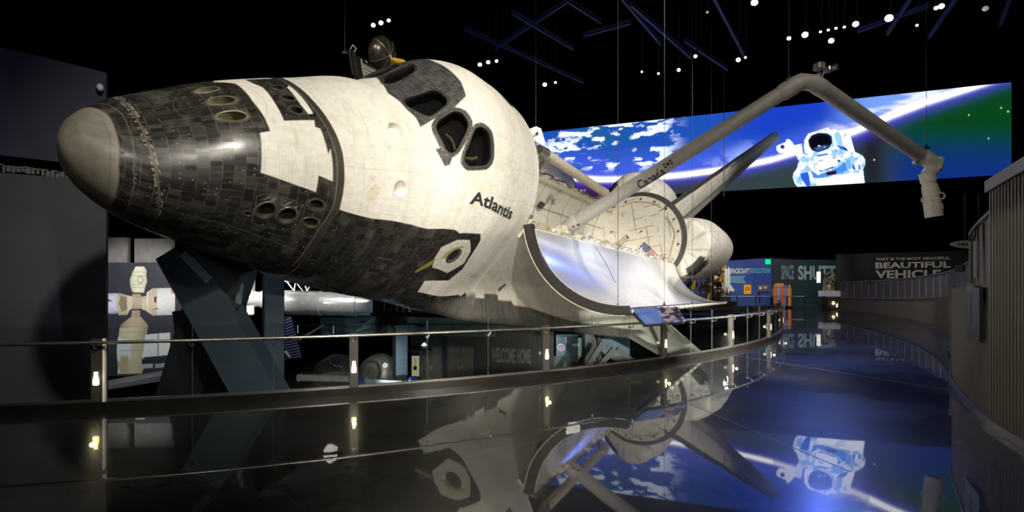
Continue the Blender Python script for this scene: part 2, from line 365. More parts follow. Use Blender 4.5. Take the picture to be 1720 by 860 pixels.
    put(le, (np.array([.135, .128, .115])*(.8+.5*n2)[..., None])*(1-.35*(seg > .46))[..., None]*.8, .24+.1*n2)
    # aft frame band of the forward module
    d = x-(xring-1.2); band = np.clip((2.6-np.abs(d))/.4, 0, 1)*(us < .60)
    put(band, np.array([.035, .031, .026])*(.7+.6*n2)[..., None], .5)
    put(np.clip(1-np.abs(d+2.4)/.45, 0, 1)*(us < .62), np.array([.20, .175, .14])+0*c, .6)
    put(np.clip(1-np.abs(d-2.4)/.4, 0, 1)*(us < .40), np.array([.09, .08, .065])+0*c, .6)
    # seam between nose ring and module, flecked
    d = np.abs(x-xseam); put(np.clip(1.2-d/.5, 0, 1)*.8, np.array([.17, .14, .10])+0*c, .5)
    put(np.clip(1-np.abs(d-1.2)/.6, 0, 1)*(n3 > .55)*(us < .55), np.array([.34, .31, .26])+0*c, .5)
    lowseam = np.abs(ss-(.50+.0006*(x-270))*G); put(np.clip(1.1-lowseam/.4, 0, 1)*((x > 270) & (x < 362))*.7, np.array([.22, .2, .16])+0*c, .5)
    d = np.abs(x-(xcap+5.6)); put(np.clip(1-d/.35, 0, 1)*.7, np.array([.2, .185, .15])+0*c, .5)
    # nose cap
    cp = soft(xcap-x); n4 = fbm(x*.25, s*.05, 61.)
    cc = CAPC*(.80+.45*n4+.25*(n2-.5))[..., None]; t = (x-236)/(xcap-236); cc = cc*(1+.22*sm(t, .55, 1.))[..., None]
    cc = mixc(cc, CAPC*1.5, np.clip(1-np.abs(xcap-1.2-x)/.8, 0, 1)*.6); cc = mixc(cc, CAPC*.62, np.clip(1-np.abs(xcap-3.2-x)/.3, 0, 1)*.8)
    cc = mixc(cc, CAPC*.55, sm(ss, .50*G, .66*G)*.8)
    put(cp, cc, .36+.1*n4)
    # window surround patch
    pw_ = soft(sdf(x, s, pg(PATCH))); gx2 = 1.7-np.abs((x/3.4) % 1-.5)*3.4; r2 = np.floor(x/3.4); o2 = hsh(r2, 3.)*4; gs2 = 2-np.abs(((s+o2)/4.) % 1-.5)*4
    g2 = np.clip(1.1-np.minimum(gx2, gs2)/.3, 0, 1)*(hsh(r2, np.floor((s+o2)/4), 15.) > .4); tt = .034+.034*hsh(r2, np.floor((s+o2)/4), 14.)
    pc = np.stack([tt, tt*.98, tt], -1)*(.8+.4*n2)[..., None]; pc = mixc(pc, [.16, .155, .15], g2*.5)
    put(pw_, pc, .45)
    put(soft(sdf(x, s, pg(NOTCH))), pc, .45)
    # window rims with fasteners
    for k, wn in enumerate(WINS):
        dd = sdf(x, s, wn, 8.); rim = np.clip((3.1+dd)/.35, 0, 1)
        fl_ = (hsh(np.floor(x/.9), np.floor(s/.9), 17.) > .72)*np.clip(1-np.abs(dd+1.7)/.9, 0, 1)
        put(rim, mixc(np.array([.045, .042, .036])*(.6+.8*n2)[..., None], [.5, .47, .4], fl_*.8), .45)
    for k, t in enumerate(THR):
        dd = sdf(x, s, ell(t[0], t[1]*G, t[2], t[3], t[4]), 6.); w_ = 2.2 if k < 3 else 1.5
        put(np.clip((w_+dd)/.35, 0, 1), np.array([.03, .027, .022])*(.6+.8*n2)[..., None], .4)
        put(np.clip(1-np.abs(dd+w_)/.3, 0, 1)*.7, np.array([.16, .15, .12])+0*c, .4)
    for t in STARS:
        dd = sdf(x, s, ell(t[0], t[1]*G, t[2], t[3]), 6.); put(np.clip(1-np.abs(dd+.9)/.5, 0, 1)*.35, np.array([.3, .28, .22])+0*c, .6)
    # access panels around the side thrusters
    pn = sdf(x, s, pg([(317.5, .392), (322, .378), (340, .384), (345, .40), (345, .47), (341, .49), (320, .492)]))
    put(np.clip(1-np.abs(pn)/.35, 0, 1)*.7, np.array([.17, .16, .13])+0*c, .4)
    sh = sm(sdf(x, s, pg([(321, .382), (342, .388), (344, .415), (319, .405)])), 0, 1.5)*sm(fbm(x*.5+s*.3, s*.10, 71.), .45, .65); put(sh*.75, np.array([.24, .23, .19])+0*c, .3)
    pn = sdf(x, s, ell(306, .012*G, 24, 44)); put(np.clip(1-np.abs(pn)/.35, 0, 1)*.5*(u < .2), np.array([.14, .13, .11])+0*c, .4)
    # side hatch tile ring with a green rubbed streak
    hd = sdf(x, s, HATCH); put(np.clip((hd+2.4)/.4, 0, 1), np.array([.022, .02, .018])+0*c, .4); an = np.arctan2(s-.5194*G, x-494.4); rad = np.hypot(s-.5194*G, x-494.4)
    hl = np.maximum(np.clip(1-np.abs(((an/(2*np.pi)*14) % 1)-.5)*rad*.9, 0, 1)*0, np.clip(1-np.abs(rad-12)/.35, 0, 1)); spoke = np.clip(1-np.abs(((an*14/(2*np.pi)) % 1)-.5)*rad*.45/.35, 0, 1)
    hc = np.array([.50, .48, .42])*(.85+.3*n2)[..., None]; hc = mixc(hc, [.2, .19, .17], np.maximum(hl, spoke)*.8)
    put(np.clip((hd)/.35+.5, 0, 1), hc, .5); put(np.clip((7.6-rad)/.4, 0, 1), np.array([.16, .15, .13])+0*c, .4)
    gr = sdf(x, s, pg([(464, .568), (470, .545), (488, .492), (503, .478), (497, .50), (480, .545), (466, .578)])); put(np.clip(gr/.6, 0, 1)*sm(n2, .35, .55)*.9, np.array([.22, .21, .05])+0*c, .6)
    for a, b, d_ in ((426, .52, 7), (424, .575, 7)):
        put(np.clip(1-np.abs(ss-b*G)/.3, 0, 1)*(np.abs(x-a) < d_)*.7, np.array([.3, .28, .24])+0*c, .5)
    # green-brown rubs and dark slots low on the flank
    for pl, col in (([(549, .604), (553, .590), (555.5, .592), (551.5, .607)], (.03, .028, .03)), ([(557, .61), (560, .602), (566, .604), (562, .613)], (.22, .2, .06)), ([(385, .33), (392, .30), (398, .31), (394, .345), (387, .35)], (.52, .44, .24))):
        put(np.clip(sdf(x, s, pg(pl))/.5+.3, 0, 1)*(.85 if col[0] < .4 else .5), np.array(col)+0*c, .5)
    return np.clip(c, .004, .9), np.clip(R, .15, .95)

t_ = np.linspace(0, 1, 40)
XS = np.concatenate([235+5*t_**2.5, np.arange(240.45, 581.9, .45), [582]])
US = np.concatenate([np.linspace(-1, -.33, 60)[:-1], np.arange(-.33, .80, .0016), np.linspace(.80, 1, 26)[1:]])
Sp, _ = section(XS, np.unique(np.abs(US))); ua = np.unique(np.abs(US)); idx = np.searchsorted(ua, np.abs(US))
SF = Sp[:, idx].copy(); SF[..., 1] *= np.where(US < 0, -1, 1)
XX, UU = np.meshgrid(XS, US, indexing='ij')
colF, roF = paint_front(XX, UU)
FQ = gridfaces(len(XS), len(US))
xc, sc_ = (XX.ravel()[FQ].mean(1)), (UU.ravel()[FQ].mean(1))*G
keep = np.ones(len(FQ), bool)
for hp in HOLES: keep &= sdf(xc, sc_, hp, 4.) < .25
M_skin = mat('thermal_tile_skin', (1, 1, 1), attr='Col', var=.06, scale=9, bump=.05, spec=.4)
# part of the forward skin ahead of the cap line is the nose cap, a part of its own
capx = np.interp(UU, CAP[:, 0], CAP[:, 1]); fcap = (XX < capx).ravel()[FQ].all(1)
def submesh(name, faces, m):
    usd = np.unique(faces); mp_ = np.zeros(XX.size, np.int64); mp_[usd] = np.arange(len(usd))
    return mesh_np(name, ol(SF.reshape(-1, 3)[usd]), mp_[faces], m, ship, True, colF.reshape(-1, 3)[usd], roF.ravel()[usd])
nose = submesh('nose_cap', FQ[keep & fcap], M_skin); tag(nose, 'smooth grey nose cap')
fwd = submesh('forward_fuselage', FQ[keep & ~fcap], M_skin)

M_black = mat('cavity_black', (.004, .004, .004), .8)
M_frame = mat('window_frame_grey', (.035, .032, .028), .5, .1, var=.6, scale=60)
M_pane = glass_mat('orbiter_window_glass', (.55, .55, .55), .03, 1.5)
M_olived = mat('thruster_liner_dark', (.05, .048, .034), .5, .2, var=.4, scale=9)
M_olive = mat('thruster_liner', (.22, .205, .125), .4, .3, var=.4, scale=9)
M_lip = mat('thruster_lip', (.26, .24, .165), .35, .5, var=.25, scale=14)
M_white = mat('blanket_white', tuple(WHITE), .55, var=.08, scale=4, bump=.08)
def ringloft(name, rings, m, parent, cap=False, smooth=True):
    k, n = len(rings), len(rings[0]); V = np.concatenate(rings); F = [tuple(f) for f in gridfaces(k, n, True)]
    if cap: F.append(tuple(range((k-1)*n, k*n)))
    mb = MB(); mb.add(V, F); return mb.build(name, m, parent, smooth)
def grow(P, d):
    c = P.mean(0); v = P-c; r = np.linalg.norm(v, axis=1)[:, None]; return c+v*(r+d)/r
for k, wn in enumerate(WINS):
    w_ = wn[::1]
    def rg(d, h): q = grow(w_, d); return ol(surfpt(q[:, 0], q[:, 1]/G, h))
    fr = ringloft('window_frame', [rg(2.0, .03), rg(1.5, .25), rg(.35, .25), rg(-.1, -.1), rg(-.3, -.6)], M_frame, ship)
    ringloft('window_well', [rg(-.3, -.6), rg(-.6, -3), rg(-.8, -11)], M_black, fr, True)
    q = grow(w_, -.35); P = ol(surfpt(q[:, 0], q[:, 1]/G, -2.4)); mb = MB(); mb.add(P, [tuple(range(len(P)))]); mb.build('window_pane', M_pane, fr)
    if k in (0, 1):   # tan seat cushion and console glimpsed behind the panes
        if k == 1: pts = [(457.5, .150, -6), (459.5, .165, -5.5), (461, .185, -5), (461.5, .205, -4.6)]; rr = 1.1
        else: pts = [(470, .236, -6), (475, .243, -5.5), (480, .243, -6.5)]; rr = 1.5
        P = ol(surfpt([p[0] for p in pts], [p[1] for p in pts], [p[2] for p in pts]))
        mb = MB(); mb.tube(P, rr*INCH, 10); tag(mb.build('seat_cushion', mat('tan_cloth', (.22, .17, .09), .7), fr), 'tan seat edge behind the glass')
for k, t in enumerate(THR):
    base = ell(0, 0, t[2], t[3], t[4], 32); aft = surfpt([t[0]], [t[1]])[0]; n0 = (surfpt([t[0]], [t[1]], 1.)[0]-aft)
    def rg(f, h): q = base*f+np.array([t[0], t[1]*G]); return surfpt(q[:, 0], q[:, 1]/G, h)
    lip0, lip1, lip2 = rg(1.22, .05), rg(1.13, .5), rg(.99, .35)
    ax = -n0*.75+np.array([.75, 0, 0]) if t[5] == 'up' else -n0*.85+np.array([.35, 0, .35]); ax /= np.linalg.norm(ax)
    dpt = 2.3*max(t[2], t[3]); c0 = lip2.mean(0); rs = .42*min(t[2], t[3])
    a1 = np.cross(ax, n0+np.array([.1, .2, .3])); a1 /= np.linalg.norm(a1); a2 = np.cross(ax, a1); tt = np.arange(32)*2*np.pi/32
    circ = c0+ax*dpt+rs*(np.cos(tt)[:, None]*a1+np.sin(tt)[:, None]*a2)
    def align(Cc):
        best = min(((np.linalg.norm(np.roll(Cc[::sg], sh, 0)-lip2, axis=1).sum(), sg, sh) for sg in (1, -1) for sh in range(0, 32, 2)))
        return np.roll(Cc[::best[1]], best[2], 0)
    circ = align(circ); mid = (lip2*.5+circ*.5)+(lip2*.5+circ*.5-(lip2*.5+circ*.5).mean(0))*.12
    nz = ringloft('thruster_nozzle', [ol(r) for r in (lip2, lip2*.8+circ*.2, mid, circ)], M_olive if k < 3 else (M_black if k < 6 else M_olived), ship, False)
    ringloft('nozzle_lip', [ol(r) for r in (lip0, lip1, lip2)], M_lip if k < 3 else mat('thruster_rim_dark', (.08, .075, .06), .35, .4), nz)
    ringloft('nozzle_throat', [ol(circ), ol(circ+ax*3-(circ-circ.mean(0))*.3)], M_black, nz, True)
for t in STARS:
    base = ell(0, 0, t[2], t[3], 0, 32); rg = lambda f, h: ol(surfpt(base[:, 0]*f+t[0], (base[:, 1]*f+t[1]*G)/G, h))
    ringloft('star_tracker_recess', [rg(1.03, .1), rg(.97, -.4), rg(.9, -5.), rg(.72, -6.), rg(.3, -6.2)], M_white, ship, True)
base = ell(494.4, .5194*G, 5.6, 5.6)
rg = lambda d, h: ol(surfpt(grow(base, d)[:, 0], grow(base, d)[:, 1]/G, h))
hh = ringloft('side_hatch', [rg(1.6, .1), rg(1.0, .6), rg(.2, .5), rg(-.3, -3)], M_frame, ship)
ringloft('hatch_porthole', [rg(-.3, -1.8), rg(-3, -2.0), rg(-5, -2.)], M_black, hh, True)
# name on the flank
V, F = text_verts('Atlantis', 1., .028)
w0, w1 = V[:, 0].min(), V[:, 0].max(); capH = .70
b0, b1, tp = np.array([478.7, .3611*G]), np.array([544.2, .3917*G]), np.array([477.2, .3306*G])
TX = (V[:, 0]-w0)/(w1-w0); TY = V[:, 1]/capH
xs_ = b0[0]+(b1[0]-b0[0])*TX+(tp[0]-b0[0])*TY; sv = b0[1]+(b1[1]-b0[1])*TX+(tp[1]-b0[1])*TY
mb = MB(); mb.add(ol(surfpt(xs_, sv/G, .35)), F); mb.build('lettering', mat('letter_black', (.02, .02, .022), .5), ship)
# small flag and patches behind the cabin crown are out of sight; aft cabin bulkhead
mb = MB(); Sx, _ = section([578], np.linspace(0, 1, 60)); P = np.concatenate([Sx[0], (Sx[0]*np.array([1, -1, 1]))[::-1][1:-1]]); mb.add(ol(P), [tuple(range(len(P)))]); mb.build('cabin_bulkhead', M_white, ship)
# ------------------------------------------------------------------ mid fuselage, wing, bay
def lerp3(a, b, t): return np.asarray(a)+(np.asarray(b)-np.asarray(a))*t
xm = np.concatenate([np.arange(582, 1000, 2.2), np.arange(1000, 1311, 5.)])
Sm, Lm = section(xm, np.linspace(0, 1, 521)); half = []
for i in range(len(xm)):
    z = Sm[i, :, 2]; k = np.argmax(z < 409); v = np.linspace(k, 520, 240); j = np.arange(521)
    half.append(np.stack([np.full(240, xm[i]), np.interp(v, j, Sm[i, :, 1]), np.interp(v, j, z)], 1))
half = np.array(half)
def paint_mid(P):
    x, y, z = P[..., 0], P[..., 1], P[..., 2]; n1 = fbm(x*.02, z*.04, 3.); n2 = fbm(x*.15, z*.2+y*.1, 7.)
    c = np.ones(P.shape)*WHITE*np.array([.96, .95, .92]); c *= (.84+.16*n1+.1*(n2-.5))[..., None]
    s = np.where(z < 330, z*.4-y, z); q = x*.8+s*1.3; r = np.floor(q/17); o = hsh(r, 2.)*20; gx = 8.5-np.abs((q/17) % 1-.5)*17; t = x*.9-s*.7+o; gt = 12-np.abs((t/24) % 1-.5)*24
    c *= (1-.30*np.clip(1-np.minimum(gx*.8, gt+.4)/.5, 0, 1))[..., None]
    c = mixc(c, [.5, .43, .27], sm(fbm(x*.05, z*.09, 12.), .58, .8)*.4)
    le = np.interp(x, [582, 600, 602, 628, 630, 660, 662, 700, 754, 807, 1000, 1320], [313, 313, 317, 317, 312, 312, 309, 308, 304, 301, 299, 298]); w = np.clip((le-z)/1.+.5, 0, 1)
    g = np.array([.105, .10, .09])*(.7+.6*n2)[..., None]; g = g*(1-.35*(np.abs((x/7.) % 1-.5) > .46))[..., None]
    g = mixc(g, [.02, .019, .017], sm(279-z+.0*x, 0, 3)); c = c*(1-w[..., None])+g*w[..., None]
    st = np.clip(sdf(x, z, [(628, 322), (640, 330), (643, 327), (631, 319)])/.6+.3, 0, 1); c = mixc(c, [.03, .03, .03], st)
    return np.clip(c, .004, .9), np.where(w > .5, .24+.1*n2, .58)
full = np.concatenate([half, (half*np.array([1, -1, 1]))[:, ::-1][:, 1:]], 1)
cm, rm = paint_mid(full*np.array([1, 1, 1])); cm2 = cm
mesh_np('mid_fuselage', ol(full.reshape(-1, 3)), gridfaces(len(xm), full.shape[1]), M_skin, ship, True, cm2.reshape(-1, 3), rm.ravel())
# wings beyond the glove
def wing(sg):
    ys = np.concatenate([np.linspace(100, 183, 8), np.linspace(190, 468, 24)]); ts = np.linspace(0, 1, 60)**1.5; V = []; C = []
    for y in ys:
        le = 800+(y-100)*2.47 if y < 183 else 1005+(y-183); te = 1387 if y < 400 else 1387-(y-400)*.3
        ch = te-le; th = min(54, .085*ch+3)*(.5 if y > 183 else .45); zc = 287+(y-105)*.055
        yt = 5*1*(.2969*np.sqrt(ts)-.126*ts-.3516*ts**2+.2843*ts**3-.1015*ts**4)*th
        xx = le+ts*ch; up = np.stack([xx, np.full(60, -y*sg), zc+yt], 1); lo = np.stack([xx, np.full(60, -y*sg), zc-yt*.55], 1)
        V.append(np.concatenate([lo[::-1], up[1:]]))
    V = np.array(V); x, y, z = V[..., 0], np.abs(V[..., 1]), V[..., 2]; zc = 287+(y-105)*.055
    le = np.where(y < 183, 800+(y-100)*2.47, 1005+(y-183)); d = x-le
    n2 = fbm(x*.1, y*.1, 5.); c = np.ones(V.shape)*WHITE*.95*(.85+.25*n2)[..., None]
    wv = 26+10*(np.floor(y/32) % 2); wv = np.where(y < 200, 20+60*sm(y, 150, 183), wv)
    g = np.array([.15, .145, .13])*(.75+.5*n2)[..., None]*(1-.3*(np.abs((y/9.) % 1-.5) > .46))[..., None]; up = z > zc-2
    c = np.where((d < wv)[..., None], g, c); c = np.where(((z < zc-1) & (d > 12))[..., None], np.array([.03, .028, .025])+0*c, c)
    hl = (np.abs(x-(1300-.0*y)) < 1.3) & up; c = np.where(hl[..., None], .08+0*c, c)
    mesh_np('wing', ol(V.reshape(-1, 3)), gridfaces(len(ys), V.shape[1]), M_skin, ship, True, c.reshape(-1, 3), np.where(d < wv, .36, .58).ravel())
wing(1); wing(-1)
# payload bay liner
M_liner = mat('bay_liner', (.60, .57, .49), .6, var=.10, scale=5, bump=.15)
ang = np.radians(np.linspace(171, 369, 90)); xl = np.linspace(580, 1306, 34)
P = np.stack([np.repeat(xl[:, None], 90, 1), np.tile(94*np.cos(ang), (34, 1)), np.tile(402+96*np.sin(ang), (34, 1))], -1)
mesh_np('bay_liner', ol(P.reshape(-1, 3)), gridfaces(34, 90), M_liner, ship)
M_dk = mat('fitting_dark', (.05, .048, .045), .5, .3); M_gm = mat('bare_metal', (.42, .41, .38), .35, .85, var=.2, scale=20)
M_seam = mat('quilt_seam', (.27, .25, .21), .7); M_yel = mat('yellow_cable', (.42, .34, .06), .5); M_beige = mat('fitting_beige', (.52, .48, .38), .55, var=.2, scale=15)
def obox(mb, c, s):     # box aligned with the orbiter, inches
    c = np.asarray(c, float); s = np.asarray(s, float)/2
    V = [ol(c+s*np.array(k)) for k in ((-1, -1, -1), (1, -1, -1), (1, 1, -1), (-1, 1, -1), (-1, -1, 1), (1, -1, 1), (1, 1, 1), (-1, 1, 1))]
    mb.add(V, [(3, 2, 1, 0), (4, 5, 6, 7), (0, 1, 5, 4), (1, 2, 6, 5), (2, 3, 7, 6), (3, 0, 4, 7)])
def otube(mb, pts, r, n=8): mb.tube(ol(np.asarray(pts, float)), r*INCH, n)
# frames, seams and boxes on the liner walls
mb = MB()
for xf in (640, 700, 762, 820, 880, 940, 1000, 1060, 1130, 1190, 1250):
    a = np.radians(np.linspace(172, 368, 40)); otube(mb, np.stack([0*a+xf, 93*np.cos(a), 402+95*np.sin(a)], 1), .5, 5)
for ad in (205, 232, 308, 335):
    a = np.radians(ad); otube(mb, [(584, 93*np.cos(a), 402+95*np.sin(a)), (1304, 93*np.cos(a), 402+95*np.sin(a))], .5, 5)
mb.build('liner_seams', M_seam, ship)
for i in range(16):     # avionics boxes and vents on the starboard wall
    x = 610+i*26+RNG.uniform(-6, 6); a = np.radians(RNG.choice([344, 350, 338, 352])); y, z = 90*np.cos(a), 402+92*np.sin(a)
    mb = MB(); obox(mb, (x, y-1, z), (RNG.uniform(8, 17), 5, RNG.uniform(6, 13))); mb.build('wall_box', [M_beige, M_dk, M_gm][i % 3], ship)
for (x, a) in ((742, 322), (762, 322), (905, 318), (925, 318)):
    a = np.radians(a); mb = MB(); c = np.array((x, 91*np.cos(a), 402+93*np.sin(a)))
    t = np.array([0, -math.sin(a), math.cos(a)]); e = np.array([1., 0, 0])
    V = [ol(c+e*i*8+t*j*9) for i, j in ((-1, -1), (1, -1), (1, 1), (-1, 1))]; n = -np.array([0, math.cos(a), math.sin(a)])*1.5*INCH
    mb.add(V+[v+n for v in V], [(0, 1, 2, 3), (4, 5, 6, 7), (0, 1, 5, 4), (1, 2, 6, 5), (2, 3, 7, 6), (3, 0, 4, 7)]); mb.build('vent_screen', mat('vent_grey', (.16, .15, .13), .6), ship)
for sg in (-1, 1):      # sill longerons with their brackets, latches and cable loops
    mb = MB(); obox(mb, (944, sg*98, 411), (724, 13, 7)); obox(mb, (944, sg*103, 404), (724, 3, 12)); mb.build('sill_longeron', M_beige, ship)
    for i in range(40 if sg < 0 else 34):
        x = 594+i*(17.8 if sg < 0 else 21)+RNG.uniform(-3, 3); mb = MB(); h = RNG.uniform(2, 7); y = sg*RNG.uniform(96, 104)
        obox(mb, (x, y, 414+h/2), (RNG.uniform(1.5, 3.5), RNG.uniform(2, 4), h)); obox(mb, (x+RNG.uniform(-1, 1), y+sg*1.5, 414+h), (RNG.uniform(3, 7), 1.6, 1.4))
        tt = np.linspace(0, np.pi, 9)
        for kq in range(3): r = RNG.uniform(2.5, 5); xo = RNG.uniform(-2, 12); otube(mb, np.stack([x+xo+r*np.cos(tt), 0*tt+y+sg*RNG.uniform(-4, 5), 413+RNG.uniform(3, 8)*np.sin(tt)], 1), .3, 5)
        if i % 3 == 0: otube(mb, [(x, y, 414+h), (x+9, y-sg*3, 414+h+6), (x+15, y, 413)], .4, 5)
        mb.build('sill_fitting', [M_beige, M_white, M_gm, M_beige, mat('fitting_tan', (.36, .31, .18), .5)][int(RNG.randint(5))], ship)
mb = MB(); otube(mb, [(596+i*13, 92+1.5*math.sin(i*2.1), 421+2.5*math.sin(i*1.3)) for i in range(55)], 1.2, 6)
mb.build('cable_harness', M_dk, ship)
mb = MB()               # diagonal stay near the cabin
otube(mb, [(584, -60, 360), (640, -96, 412)], 1.0, 6); otube(mb, [(590, -20, 345), (652, -97, 414)], .8, 6); mb.build('bay_strut', M_white, ship)
# aft bulkhead with quilting, cables, lamps, flag
a = np.radians(np.linspace(-90, 270, 97)[:-1]); ring = np.stack([0*a+1305, 103*np.cos(a)*(1+.03*(np.sin(a) < -.3)), 400+np.where(np.sin(a) > 0, 103, 118)*np.sin(a)], 1)
mb = MB(); mb.add(ol(ring), [tuple(range(96))]); bulk = mb.build('aft_bulkhead', M_liner, ship)
mb = MB()
def inside(y, z): return (y/99)**2+((z-400)/(99 if z > 400 else 112))**2 < 1
for ii, (ang_, step) in enumerate(((38, 26), (-52, 24))):
    ca, sa = math.cos(math.radians(ang_)), math.sin(math.radians(ang_))
    for k in range(-4, 5):
        cut = sorted(RNG.uniform(-100, 100, 4)); 
        for s0, s1 in ((cut[0], cut[1]), (cut[2], cut[3])):
            pts = [(1304, k*step*-sa+s*ca, 400+k*step*ca+s*sa) for s in np.linspace(s0, s1, 12)]
            pts = [p for p in pts if inside(p[1], p[2])]
            if len(pts) > 2: otube(mb, pts, .4, 4)
mb.build('quilt_seams', M_seam, bulk)
mb = MB()
for r0, a0, a1 in ((86, 5, 80), (90, 95, 160), (80, -35, 10)):
    t = np.radians(np.linspace(a0+180-2*a0 if False else a0, a1, 24)); otube(mb, np.stack([0*t+1303, -(r0+2*np.sin(t*9))*np.cos(t), 400+(r0+2*np.cos(t*7))*np.sin(t)], 1), .7, 5)
mb.build('yellow_harness', M_yel, bulk)
for i, d in enumerate((12, 34, 52, 70, 88, 108, 128, 150, -8, -22)):
    t = math.radians(d); mb = MB(); mb.lathe([(2.3*INCH, 0), (2.3*INCH, .05), (1.2*INCH, .06)], ol((1305, -96*math.cos(t), 400+95*math.sin(t))), (-1, 0, 0), 12); mb.build('bulkhead_lamp', M_dk, bulk)
for (y, z, s) in ((20, 385, 2), (-35, 405, 1.6), (-88, 372, 6), (-78, 366, 4.5), (-85, 385, 3.5), (60, 372, 2), (5, 420, 1.8)):
    mb = MB(); mb.lathe([(s*INCH, 0), (s*INCH, 3*INCH), (s*.6*INCH, 5*INCH), (s*.6*INCH, 4*INCH)], ol((1305, y, z)), (-1, 0, 0), 16); mb.build('bulkhead_port', M_dk if s < 3 else M_gm, bulk)
mb = MB(); mb.lathe([(3*INCH, 0), (3*INCH, 26*INCH), (5*INCH, 27*INCH), (5*INCH, 31*INCH)], ol((1300, -92, 352)), (-.6, -.1, .4), 14); mb.build('latch_pin', M_gm, bulk)
# flag: placed at its measured spot on the bulkhead
fo = inv(at(1084.5, 407, 30.6)); 
def onb(px, py):        # pixel ray -> bulkhead plane x=1303
    a_ = inv(at(px, py, 20.)); b_ = inv(at(px, py, 40.)); t = (1302.5-a_[0])/(b_[0]-a_[0]); return a_+(b_-a_)*t
h0, h1 = onb(1036, 414), onb(1058, 399); hv = (h1-h0)+np.array([-16., 0, 0]); hl_ = np.linalg.norm(hv)
mb = MB(); mb.lathe([(4.5*INCH, 0), (6*INCH, hl_*.5*INCH), (7.5*INCH, hl_*INCH), (6.3*INCH, hl_*INCH), (3*INCH, hl_*.5*INCH)], ol(h0+np.array([-2., 0, 0])), hv, 24); hn = mb.build('vent_horn', M_liner, bulk, True)
mb = MB(); mb.lathe([(6*INCH, hl_*.93*INCH), (1*INCH, hl_*.9*INCH)], ol(h0+np.array([-2., 0, 0])), hv, 20); mb.build('horn_mouth', M_dk, hn)
f0, f1, f3 = onb(1082.5, 406), onb(1111, 434.5), onb(1070, 424)
ex, ey = f1-f0, f3-f0; ey = ey-ex*(ey@ex)/(ex@ex)
def fq(u0, u1, v0, v1, h=0.): return [ol(f0+ex*u+ey*v+np.array([-h, 0, 0])) for u, v in ((u0, v0), (u1, v0), (u1, v1), (u0, v1))]
mb = MB(); mb.add(fq(0, 1, 0, 1), [(0, 1, 2, 3)]); flag = mb.build('flag', mat('flag_white', (.72, .70, .66), .6), bulk)
mb = MB()
for i in range(0, 13, 2): mb.add(fq(.4 if i < 7 else 0, 1, i/13, (i+1)/13, .3), [(0, 1, 2, 3)])
mb.build('red_stripes', mat('flag_red', (.42, .03, .035), .6), flag)
mb = MB(); mb.add(fq(0, .4, 0, 7/13, .3), [(0, 1, 2, 3)]); mb.build('blue_canton', mat('flag_blue', (.02, .035, .13), .6), flag)
mb = MB()
for r in range(9):
    for c_ in range(6 if r % 2 == 0 else 5):
        u, v = .4*((c_*2+1+(r % 2))/12), 7/13*((r+1)/10); c0 = f0+ex*u+ey*v+np.array([-.5, 0, 0]); le = np.linalg.norm(ex); V = []
        for k in range(10):
            rr = le*(.014 if k % 2 == 0 else .0062); t = math.pi*k/5; V.append(ol(c0+ex/le*rr*math.sin(t)-ey/np.linalg.norm(ey)*rr*math.cos(t)))
        mb.add(V, [tuple(range(10))])
mb.build('white_stars', MATS['flag_white'], flag)
# dark seal ring round the aft end of the bay
a = np.radians(np.linspace(-6, 186, 80)); V = []
for r, xo in ((103.5, 1303), (111, 1304), (113, 1310), (111, 1316), (103, 1317)):
    V.append(np.stack([0*a+xo, -r*np.cos(a), 400+r*np.sin(a)], 1))
mb = MB(); mb.add(ol(np.concatenate(V)), [tuple(f) for f in gridfaces(5, 80)]); mb.build('bay_seal_ring', mat('seal_dark', (.045, .04, .035), .55, var=.4, scale=10), ship, True)
